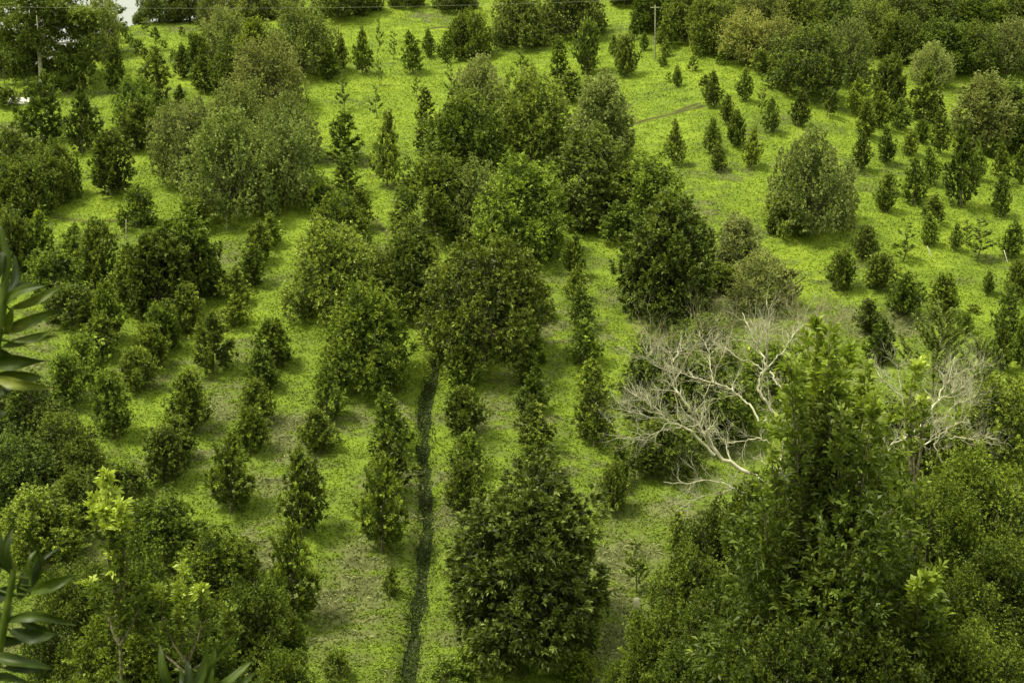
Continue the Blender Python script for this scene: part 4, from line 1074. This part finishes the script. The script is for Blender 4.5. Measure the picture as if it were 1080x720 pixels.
# --- broad-leaved tree close to the camera, lower right
def shoot_tree(name, stems, depth, label, seed, root_px, leaf, mat, tips=True, tip_tint=.5, dens=1.0, wide=1.0, tint=.42, wide_trunk=False, fill=None):
    """Upright stems (photo polylines with a depth offset), each clothed with leaves on short side twigs."""
    rng = np.random.default_rng(seed); tk, cr, shs = MB(), MB(), []
    foot = wpos(*root_px, depth); fx, fy = foot[0], foot[1]; fz = gz_at(fx, fy)
    e = link(name, None); e.location = (fx, fy, fz); O = np.array([fx, fy, fz])
    tube(tk, [[0, 0, -.5], [0, 0, foot[2] - fz]], [.14 if wide_trunk else .035, .09 if wide_trunk else .025], 8)
    for (pl, dz, spreadpx, bright) in stems:
        sh = MB(); shs.append(sh)
        pl = np.array(pl, float); n = len(pl)
        W = np.array([wpos(a, b, depth, dz * i / max(1, n - 1)) for i, (a, b) in enumerate(pl)])
        s = np.linspace(0, 1, n); m = n * 6; ss = np.linspace(0, 1, m)
        Wf = np.stack([np.interp(ss, s, W[:, j]) for j in range(3)], 1)
        Wf[1:] += np.cumsum(rng.normal(0, .012, (m - 1, 3)), 0)
        tube(tk, Wf - O, np.linspace(.035, .006, m), 5)
        Lm = np.linalg.norm(np.diff(Wf, axis=0), axis=1).sum()
        k = int(Lm / (leaf * .30) * dens)
        for q in range(k):
            f = rng.uniform(.12, 1.0) ** .8
            p = np.array([np.interp(f, ss, Wf[:, j]) for j in range(3)])
            side = unit(rng.normal(size=3) * [1, 1, .3])
            d = unit(side + [0, 0, .75])
            L = spreadpx * depth / F * rng.uniform(.3, 1.1) * (1.15 - .75 * f) * wide
            tw = p + np.outer([0, .5, 1], d * L) + np.outer([0, .1, .3], [0, 0, L * .6])
            if L > leaf: tube(tk, tw - O, [.009, .006, .003], 4)
            nl = max(2, int(L / (leaf * .42)))
            g = rng.uniform(.25, 1.05, nl)
            P = p + np.outer(g, d * L) + np.outer(g ** 2 * .3, [0, 0, L * .6])
            isb = bright > 0 and f > 1 - bright
            tufts(sh if isb else cr, P - O, np.tile(d, (nl, 1)) + [0, 0, .25], 3, leaf * (1.15 if isb else 1), leaf * (.46 if isb else .36), .75, rng, (tip_tint if isb else tint + (.32 if wide_trunk else .22) * f ** 3), .10, .12)
    if fill:
        for (px_, py_, rpx, rd, cnt) in fill:
            c = wpos(px_, py_, depth, rd); R = rpx * depth / F
            d = unit(rng.normal(size=(cnt, 3)))
            P = c + d * R * rng.uniform(.35, 1.0, (cnt, 1)) ** .6
            tufts(cr, P - O, d * .6 + [0, 0, .5] + rng.normal(0, .3, (cnt, 3)), 4, leaf, leaf * .34, .8, rng, tint + rng.normal(0, .08, cnt), .12, .2)
    link('trunk', tk.mesh('trunk', M_BARK, True), e)
    link('crown', cr.mesh('crown', mat), e)
    for sh in shs:
        if sh.n: link('young_shoot', sh.mesh('young_shoot', M_SHOOT), e)
    tag(e, label, 'tree')
    return e
DM = 24.0
stems = []
rs = random.Random(4)
TOPS = [(862, 338, .30), (846, 356, .25), (878, 352, .22), (832, 378, .2), (900, 366, .3), (888, 384, .15), (858, 380, .15), (918, 384, .25), (838, 410, .12), (816, 440, .15), (906, 410, .1), (930, 414, .12),
        (872, 402, 0), (850, 430, 0), (890, 430, 0), (922, 446, 0), (946, 440, .05), (806, 474, .1), (792, 508, 0), (958, 476, 0), (976, 512, 0), (984, 560, 0), (998, 600, .05), (1008, 650, 0), (824, 420, .1), (842, 386, .2)]
for (tx, ty, br) in TOPS:
    tx = 868 + (tx - 868) * .93
    bx = 868 + (tx - 868) * .35; by = max(ty + 190, 620)
    stems.append(([(bx, by), ((bx * .4 + tx * .6), (by + ty) / 2 + 8), (tx, ty)], rs.uniform(-1.6, 1.6), rs.choice([14, 18, 24]), br))
fill = []
for (fx_, fy_, fr_, cnt) in [(868, 490, 34, 260), (845, 550, 52, 600), (905, 570, 52, 600), (880, 640, 60, 900), (820, 620, 56, 800), (940, 640, 56, 800), (780, 690, 50, 600), (860, 710, 60, 800), (950, 710, 60, 800), (1000, 720, 46, 450), (800, 570, 36, 300)]:
    fill.append((fx_, fy_, fr_, rs.uniform(-1, 1), cnt))
shoot_tree('broad_leaved_tree', stems, DM, 'tall broad-leaved tree with upright leafy shoots between the two bare trees', 41, (868, 620), .145, M_BROAD, dens=1.15, tint=.42, tip_tint=.0, fill=fill, wide_trunk=True)
shoot_tree('broad_leaved_sapling', [([(965, 520), (962, 450), (960, 410), (968, 378)], .2, 12, .10), ([(962, 500), (955, 450), (950, 430)], .3, 12, 0), ([(968, 500), (972, 440), (975, 420)], -.3, 12, .05)], 26.0,
           'thin sapling with one bright yellow-green leaf tip beside the second bare tree', 43, (965, 520), .13, M_BROAD, dens=.8, tint=.62, tip_tint=.6)

# bright-leaved sprays within the lower right bank
SPR = [(967, 612, 15, .0, 'spray of glossy bright leaves at the lower right in front of dark foliage')]
for i, (a, b, rp_, tt, lab) in enumerate(SPR):
    shoot_tree('leafy_shoot', [([(a - 4, b + 90), (a - 2, b + 30), (a, b + 6)], -2.6, rp_, .3), ([(a - 2, b + 60), (a + rp_ * .5, b + 20), (a + rp_ * .8, b)], -2.6, rp_ * .8, .3)],
               24.0, lab, 60 + i, (a - 4, b + 90), .15, M_BROAD, dens=.9, tint=.6, tip_tint=tt)

# --- the two shoot trees with bright tips, lower left
shoot_tree('shoot_tree', [([(128, 730), (126, 660), (124, 600), (120, 545), (114, 498)], 0, 19, .50), ([(126, 640), (112, 580), (100, 545), (98, 524)], .5, 15, .45), ([(127, 640), (132, 580), (128, 530)], -.5, 16, .3), ([(126, 620), (118, 570), (110, 535)], -.2, 15, .3),
           ([(127, 680), (150, 640), (152, 620)], .5, 16, 0), ([(126, 680), (104, 640), (92, 622)], .5, 16, .1)], 27.0,
           'tall slender tree whose bright yellow-green tip stands over the lower left bank', 71, (128, 730), .14, M_BROAD, dens=1.6, tint=.42, tip_tint=.5)
shoot_tree('shoot_tree', [([(198, 740), (196, 690), (188, 640), (194, 592)], 0, 14, .38), ([(196, 700), (170, 650), (166, 618)], .4, 16, .25), ([(198, 700), (214, 650), (212, 622)], -.4, 16, .3), ([(196, 710), (150, 670), (140, 650)], .4, 18, 0), ([(196, 710), (240, 680), (232, 645)], .4, 18, .0)], 27.0,
           'second slender tree with a small bright yellow-green tip, right of the tall one', 73, (198, 740), .12, M_BROAD, dens=1.6, tint=.42, tip_tint=.35)

# --- big leaves right in front of the camera
def leaf_blade(mb, base, tip, width, bend=.2, fold=.25, roll=0.0, rng=None, tint=.5):
    base = np.array(base, float); tip = np.array(tip, float)
    ax = tip - base; L = np.linalg.norm(ax); a = ax / L
    view = unit(-(base + tip) / 2)
    s = unit(np.cross(a, view)); n = unit(np.cross(s, a))
    s, n = s * math.cos(roll) + n * math.sin(roll), n * math.cos(roll) - s * math.sin(roll)
    nu, nv = 14, 7
    U = np.linspace(0, 1, nu); V = np.linspace(-1, 1, nv)
    wprof = np.sin(np.pi * np.clip(U, 0, 1) ** .82) ** .75 * (1 - .18 * U); wprof[0] = .10; wprof[-1] = .02
    ph = rng.uniform(0, 6.28); side = rng.uniform(-.14, .14); twist = rng.uniform(-.9, .9)
    top = []
    for i, u in enumerate(U):
        c = base + ax * u + n * (bend * L * math.sin(math.pi * u)) + s * (side * L * math.sin(math.pi * u) * (1 - .4 * u)) + np.array([0, 0, -1]) * (.10 * L * u * u)
        s1 = s * math.cos(twist * u) + n * math.sin(twist * u); n1 = n * math.cos(twist * u) - s * math.sin(twist * u)
        for v in V:
            w = width * .44 * wprof[i] * v
            top.append(c + s1 * w + n1 * (fold * abs(v) ** 1.3 * width / 2 * wprof[i] + .07 * width * math.sin(u * 9 + ph + v * 2) * abs(v)))
    top = np.array(top); th = .0007
    i = np.arange(nu - 1)[:, None] * nv + np.arange(nv - 1)[None, :]
    q = np.stack([i, i + 1, i + nv + 1, i + nv], -1).reshape(-1, 4)
    tt = np.array([tint - .14 + (.10 if abs(v) < .1 else 0) + rng.normal(0, .05) for u in U for v in V])
    mb.add(top, q, None, tt)
    mb.add(top - n * th, q[:, ::-1], None, tint)

def near_leaf_material():
    m, N, L = nodes_of('thick_leaf')
    out = N.new('ShaderNodeOutputMaterial'); pb = N.new('ShaderNodeBsdfPrincipled')
    at = N.new('ShaderNodeAttribute'); at.attribute_name = 'tint'
    no = N.new('ShaderNodeTexNoise'); no.inputs['Scale'].default_value = 22; no.inputs['Detail'].default_value = 4
    tc = N.new('ShaderNodeTexCoord'); L.new(tc.outputs['Object'], no.inputs['Vector'])
    ma = N.new('ShaderNodeMath'); ma.operation = 'MULTIPLY_ADD'; ma.inputs[1].default_value = 1.1; ma.inputs[2].default_value = -.55
    L.new(no.outputs['Fac'], ma.inputs[0])
    ad = N.new('ShaderNodeMath'); ad.operation = 'ADD'; ad.use_clamp = True
    L.new(at.outputs['Fac'], ad.inputs[0]); L.new(ma.outputs[0], ad.inputs[1])
    rp = ramp(N, [(0, (.014, .026, .002)), (.5, (.050, .078, .006)), (1, (.17, .185, .030))])
    L.new(ad.outputs[0], rp.inputs['Fac']); L.new(rp.outputs['Color'], pb.inputs['Base Color'])
    pb.inputs['Roughness'].default_value = .45; pb.inputs['Specular IOR Level'].default_value = .16
    bp = N.new('ShaderNodeBump'); bp.inputs['Strength'].default_value = .15; bp.inputs['Distance'].default_value = .002
    L.new(no.outputs['Fac'], bp.inputs['Height']); L.new(bp.outputs[0], pb.inputs['Normal'])
    tr = N.new('ShaderNodeBsdfTranslucent'); L.new(rp.outputs['Color'], tr.inputs['Color'])
    ms = N.new('ShaderNodeMixShader'); ms.inputs[0].default_value = .18
    L.new(pb.outputs[0], ms.inputs[1]); L.new(tr.outputs[0], ms.inputs[2]); L.new(ms.outputs[0], out.inputs['Surface'])
    return m
M_NEAR = near_leaf_material()

def sprig(label, stem_px, leaves, t, seed):
    """stem_px: photo polyline of the stem top; leaves: (base px, tip px, width px, bend, fold, roll, depth offset, tint)"""
    rng = np.random.default_rng(seed); mb, st = MB(), MB()
    W = [wpos(a, b, t) for (a, b) in stem_px]
    f = W[0]; fz = gz_at(f[0], f[1])
    O = np.array([f[0], f[1], fz])
    e = link('leafy_branch', None); e.location = O
    pts = [np.array([f[0] - .05, f[1] + .05, fz - .2]), np.array([f[0] - .03, f[1] + .02, (fz + f[2]) / 2])] + W
    pts = np.array(pts); k = len(pts); ss = np.linspace(0, 1, 40)
    Wf = np.stack([np.interp(ss, np.linspace(0, 1, k), pts[:, j]) for j in range(3)], 1)
    tube(st, Wf - O, np.linspace(.014, .004, 40), 8)
    for (b, tp, w, bend, fold, roll, dz, tn) in leaves:
        B = wpos(b[0], b[1], t, dz * .15); T_ = wpos(tp[0], tp[1], t, dz)
        leaf_blade(mb, B - O, T_ - O, w * t / F, bend, fold, roll, rng, tn) if False else None
        m2 = MB(); leaf_blade(m2, B, T_, w * t / F, bend, fold, roll, rng, tn)
        for v_, t__, q_ in zip(m2.v, m2.t, m2.f4): mb.v.append(v_ - O); mb.t.append(t__); mb.f4.append(q_ + mb.n)
        mb.n += m2.n
        # leaf stalk
        stp = Wf[np.argmin(np.linalg.norm(Wf - B, axis=1))]
        tube(st, np.array([stp, (stp + B) / 2 + [0, 0, .002], B]) - O, [.003, .0022, .0018], 6)
    link('stem', st.mesh('stem', M_NEAR, True), e)
    link('leaves', mb.mesh('leaves', M_NEAR, True), e)
    tag(e, label, 'branch', 'leafy branches close to the camera')
    return e
sprig('upper of the two thick-leaved branches reaching in from the left edge', [(-22, 470), (-14, 420), (2, 330), (8, 270), (0, 240)], [
    ((4, 322), (50, 296), 15, .10, .35, .3, -.02, .45), ((10, 326), (68, 293), 12, .12, .3, -.4, .02, .75), ((8, 312), (46, 300), 12, .15, .3, .9, .05, .55),
    ((3, 352), (60, 320), 16, .10, .4, .2, .0, .55), ((12, 360), (62, 337), 8, -.10, .3, .5, -.02, .75), ((8, 352), (14, 318), 12, .1, .3, .3, -.03, .6), ((2, 366), (58, 342), 12, -.12, .3, .2, .02, .7),
    ((22, 364), (62, 349), 7, -.12, .35, .4, .0, .85), ((-10, 385), (48, 374), 20, .15, .4, .2, .0, .3), ((-12, 405), (44, 392), 22, .12, .35, -.3, .03, .5), ((-6, 398), (56, 403), 15, .10, .3, .3, -.02, .9),
    ((-14, 432), (24, 402), 16, .1, .3, .6, .0, .3), ((-8, 300), (6, 258), 16, .15, .35, .2, .0, .1), ((2, 318), (14, 262), 13, -.1, .3, .8, .03, .15), ((-10, 345), (6, 322), 14, .1, .3, 0, 0, .2), ((-12, 330), (18, 310), 12, -.1, .3, 0, .04, .2),
    ((-16, 420), (-2, 380), 20, .1, .3, 0, .05, .1), ((-14, 365), (20, 378), 16, .1, .3, .3, .04, .25), ((-14, 450), (10, 430), 14, .1, .3, .3, .04, .2)], 2.3, 81)
sprig('lower thick-leaved branch reaching in from the left edge, above the corner', [(-18, 790), (-10, 730), (4, 660), (14, 605), (10, 585)], [
    ((12, 606), (14, 550), 15, .12, .35, .2, 0, .25), ((4, 600), (-2, 552), 14, .12, .35, -.2, 0, .15), ((30, 628), (27, 551), 12, -.16, .3, .6, 0, .35), ((32, 610), (42, 574), 10, .2, .4, .8, .02, .5),
    ((22, 632), (24, 598), 16, .1, .3, 0, .02, .3), ((32, 624), (82, 600), 16, .14, .4, .4, 0, .6), ((34, 618), (66, 570), 7, .1, .3, .6, .04, .2), ((6, 656), (80, 652), 14, .12, .3, .3, 0, .45),
    ((18, 650), (62, 664), 13, .12, .35, -.3, .02, .4), ((10, 664), (60, 664), 18, -.10, .3, .2, -.02, .3), ((-8, 690), (56, 699), 17, .14, .4, .4, 0, .25), ((4, 704), (54, 700), 14, -.12, .3, .3, .02, .2),
    ((-10, 640), (20, 612), 16, .1, .3, 0, .02, .2), ((-10, 660), (14, 636), 16, .1, .3, 0, .04, .4), ((-8, 712), (30, 716), 12, .1, .3, .3, .02, .3), ((-14, 620), (2, 580), 16, .1, .3, 0, .04, .15), ((-12, 676), (26, 672), 15, .1, .3, .3, .03, .3)], 2.5, 83)
sprig('cluster of thick upright leaves poking up from the bottom edge', [(195, 860), (200, 790), (202, 742), (203, 728)], [
    ((186, 738), (168, 672), 13, .16, .35, .3, 0, .35), ((200, 734), (217, 666), 15, -.08, .35, .4, 0, .25), ((206, 734), (248, 665), 11, -.14, .3, .2, .02, .45), ((210, 736), (226, 676), 15, -.05, .3, .6, .02, .5),
    ((212, 738), (266, 690), 16, .12, .35, .2, 0, .55), ((212, 742), (272, 700), 12, .14, .3, -.2, .02, .3), ((214, 744), (281, 705), 9, -.12, .3, .4, 0, .55), ((190, 742), (197, 690), 13, .1, .3, 0, .03, .15),
    ((176, 746), (118, 704), 12, .12, .35, .3, 0, .4), ((204, 742), (190, 700), 14, .1, .3, .3, .04, .3), ((208, 744), (250, 712), 14, .1, .3, .1, -.03, .4), ((222, 742), (224, 700), 14, .1, .3, .1, -.02, .35)], 2.4, 85)

# --- the tall spreading tree with a pale trunk at the upper left
def spreading_tree():
    X, Y, t = on_ground(44, 98)
    rng = np.random.default_rng(91); tk, cr = MB(), MB()
    e = link('spreading_tree', None); z = gz_at(X, Y); e.location = (X, Y, z); O = np.array([X, Y, z])
    k = t / F
    def q(px, py, dd=0): return wpos(px, py, t, dd) - O
    tube(tk, [[0, 0, -.3], q(44, 92), q(43, 78), q(42, 60), q(40, 48)], [3.2 * k, 2.9 * k, 2.4 * k, 2.2 * k, 2.0 * k], 8)
    for (a, b, c, dd) in [((42, 56), (30, 40), (14, 30), -1), ((42, 50), (50, 34), (70, 22), 1), ((40, 48), (40, 30), (38, 10), 0), ((42, 54), (62, 46), (86, 44), -1.5), ((42, 56), (55, 40), (60, 8), 1.5), ((40, 46), (24, 36), (4, 20), 1.5), ((42, 60), (66, 58), (84, 62), .5)]:
        tube(tk, [q(*a), q(b[0], b[1], dd * .5), q(c[0], c[1], dd)], [1.5 * k, .9 * k, .4 * k], 5)
    tube(tk, [q(32, 46), q(26, 49), q(20, 54), q(17, 60), q(18, 68)], [1.0 * k, .9 * k, .8 * k, .7 * k, .4 * k], 5)
    lobes = [(10, 8, 17), (36, 2, 18), (60, 8, 17), (84, 16, 15), (20, 24, 14), (44, 24, 18), (68, 30, 18), (90, 38, 14), (8, 40, 11), (28, 40, 12), (54, 48, 12), (76, 54, 13), (94, 58, 9), (2, 24, 10), (98, 24, 10), (66, 64, 8), (90, 70, 8), (12, 58, 7), (2, -10, 18), (24, -14, 18), (52, -14, 18), (78, -4, 14), (84, 64, 8), (6, 48, 12), (22, 54, 9), (38, 40, 14), (100, 44, 12), (106, 20, 12), (74, 20, 16), (50, 8, 16)]
    for (a, b, r) in lobes:
        for rep in range(2):
            c = q(a + rng.normal(0, 2), b + rng.normal(0, 2), rng.uniform(-2.2, 2.2)); R = r * k * .95
            m = int(150 * (r / 14) ** 2)
            d = unit(rng.normal(size=(m, 3)) + [0, 0, .4])
            P = c + d * R * rng.uniform(.45, 1.08, (m, 1)) * [1, 1, .62]
            tufts(cr, P, d + [0, 0, .2], 6, .24, .09, .85, rng, .42 + rng.normal(0, .08) + .2 * rng.random(m) ** 3, .12)
    link('trunk', tk.mesh('trunk', M_PALEBARK, True), e); c = link('crown', cr.mesh('crown', M_DARK), e); c.color = (.9, .92, .9, 1)
    tag(e, 'tall spreading tree with a pale slender trunk at the upper left', 'tree')
spreading_tree()
place('olive', 112, 66, 30, 74, 'airy pale tree right behind the tall pale-trunked tree, against the sky', 'tree', None, (1.0, 1.05, .9), variant=1)
place('thin', 100, 62, 34, 76, 'loose thin-crowned tree against the sky right of the tall tree', 'tree')
place('thin', 122, 48, 22, 50, 'smallest airy tree against the sky beside the sky gap', 'tree', None, LT)
GU = 'slender trees behind the pale-trunked tree'
for i, (a, b, w, h) in enumerate([(6, 92, 16, 34), (16, 94, 14, 30), (26, 92, 16, 36), (34, 94, 12, 30), (54, 92, 14, 38), (64, 90, 14, 34), (73, 90, 12, 36), (82, 92, 14, 34), (92, 90, 14, 36)]):
    place('thin', a, b, w, h, '%s slender dim tree from the left edge under the tall pale-trunked tree' % ORD[i], 'tree', GU, DK)
place('big', 6, 86, 50, 46, 'dark shady tree at the left edge behind the pale trunk', 'tree', None, DK)
place('big', 30, 84, 46, 40, 'dark shady tree directly behind the pale trunk', 'tree', None, DK)
place('bush', 60, 100, 24, 14, 'low scrub right of the foot of the pale trunk', 'bush')
place('bush', 84, 98, 22, 16, 'low scrub between pale trunk and grassy hilltop', 'bush')
place('bush', 6, 116, 26, 22, 'small round bush on the left edge below the pale trunk', 'bush', None, DK)
place('sapling', 28, 104, 8, 8, 'tiny shrub beside the pale concrete slab', 'bush')

# --- small man-made things
def slab():
    X, Y, t = on_ground(24, 108)
    mb = MB(); w, d, h = .95, .7, .14
    rng = np.random.default_rng(3)
    v = []
    for zz, ins in ((0, 0), (h - .03, 0), (h, .03)):
        for (sx, sy) in ((-1, -1), (1, -1), (1, 1), (-1, 1)): v.append([sx * (w - ins), sy * (d - ins), zz])
    q = []
    for L_ in (0, 4):
        for k in range(4): q.append([L_ + k, L_ + (k + 1) % 4, L_ + 4 + (k + 1) % 4, L_ + 4 + k])
    q.append([8, 9, 10, 11])
    mb.add(v, q)
    o = link('concrete_slab', mb.mesh('concrete_slab', bark_material('pale_concrete', (.42, .43, .36), (.60, .60, .50), 5)))
    o.location = (X, Y, gz_at(X, Y) + .02); o.rotation_euler = (math.radians(14), 0, .1)
    tag(o, 'flat pale concrete slab in the grass at upper left', 'slab')
slab()

def post(name, p0, p1, rpx, mat, label, cat):
    X, Y, t = on_ground(*p0)
    z = gz_at(X, Y); O = np.array([X, Y, z]); top = wpos(p1[0], p1[1], t) - O
    mb = MB(); r = rpx * t / F
    tube(mb, [-.15 * top / np.linalg.norm(top), top * .5, top], [r, r, r * .92], 8)
    o = link(name, mb.mesh(name, mat, True)); o.location = O
    tag(o, label, cat); return o, O, top, t
po, PO, PT, pt = post('pole', (691, 62), (691, 6), .75, bark_material('grey_green_post', (.10, .11, .06), (.19, .20, .11), 6), 'tall thin weathered pole on the upper slope beside the forest edge', 'pole')
mb = MB(); tube(mb, [PT * .96 + [-.35, 0, 0], PT * .96 + [.35, 0, 0]], [.03, .03], 6); link('crossbar', mb.mesh('crossbar', M_POST), po)
post('stake', (983, 272), (978, 260), .55, M_WHITE, 'white leaning stake by a tree left of the other stake', 'stake')
post('stake', (1063, 277), (1059, 264), .55, M_WHITE, 'white leaning stake near the right edge', 'stake')
post('stake', (239, 242), (239, 226), .6, M_POST, 'thin pale stake under the great round cluster', 'stake')
post('stake', (205, 45), (205, 39), .5, M_WHITE, 'short white stake on the hilltop crest', 'stake')
post('stake', (121, 121), (121, 115), .5, M_WHITE, 'short white stake beside the narrow dark tree below the hilltop', 'stake')
post('stake', (133, 250), (133, 232), .5, M_POST, 'thin pale stake left of the lone round bush', 'stake')
def tree_guard():
    X, Y, t = on_ground(671, 644); z = gz_at(X, Y); mb = MB(); r = 3.0 * t / F; h = 17 * t / F
    a = np.arange(14) * 2 * math.pi / 14
    rings = [(0, r), (h * .5, r * 1.04), (h, r), (h, r * .88), (h * .2, r * .88)]
    v = [[rr * math.cos(q) * (1 + .06 * math.sin(3 * q + zz * 9)), rr * math.sin(q), zz] for zz, rr in rings for q in a]
    q = [[i * 14 + k, i * 14 + (k + 1) % 14, (i + 1) * 14 + (k + 1) % 14, (i + 1) * 14 + k] for i in range(4) for k in range(14)]
    mb.add(v, q); o = link('tree_guard', mb.mesh('tree_guard', M_POST, True)); o.location = (X, Y, z - .02)
    tag(o, 'pale plastic tree guard round a thin stem, lower right', 'tree guard')
tree_guard()
# overhead wire crossing below the top edge
mb = MB()
a_, b_ = wpos(100, 8.6, 62), wpos(640, 1.0, 70)
d_ = (b_ - a_)
pts = [a_ + d_ * s + np.array([0, 0, .55 * ((s - .5) ** 2 - .25)]) for s in np.linspace(-2.2, 3.2, 90)]
tube(mb, pts, .0045, 5)
tag(link('overhead_wire', mb.mesh('overhead_wire', M_WIRE, True)), 'thin pale overhead wire crossing below the top edge', 'wire')
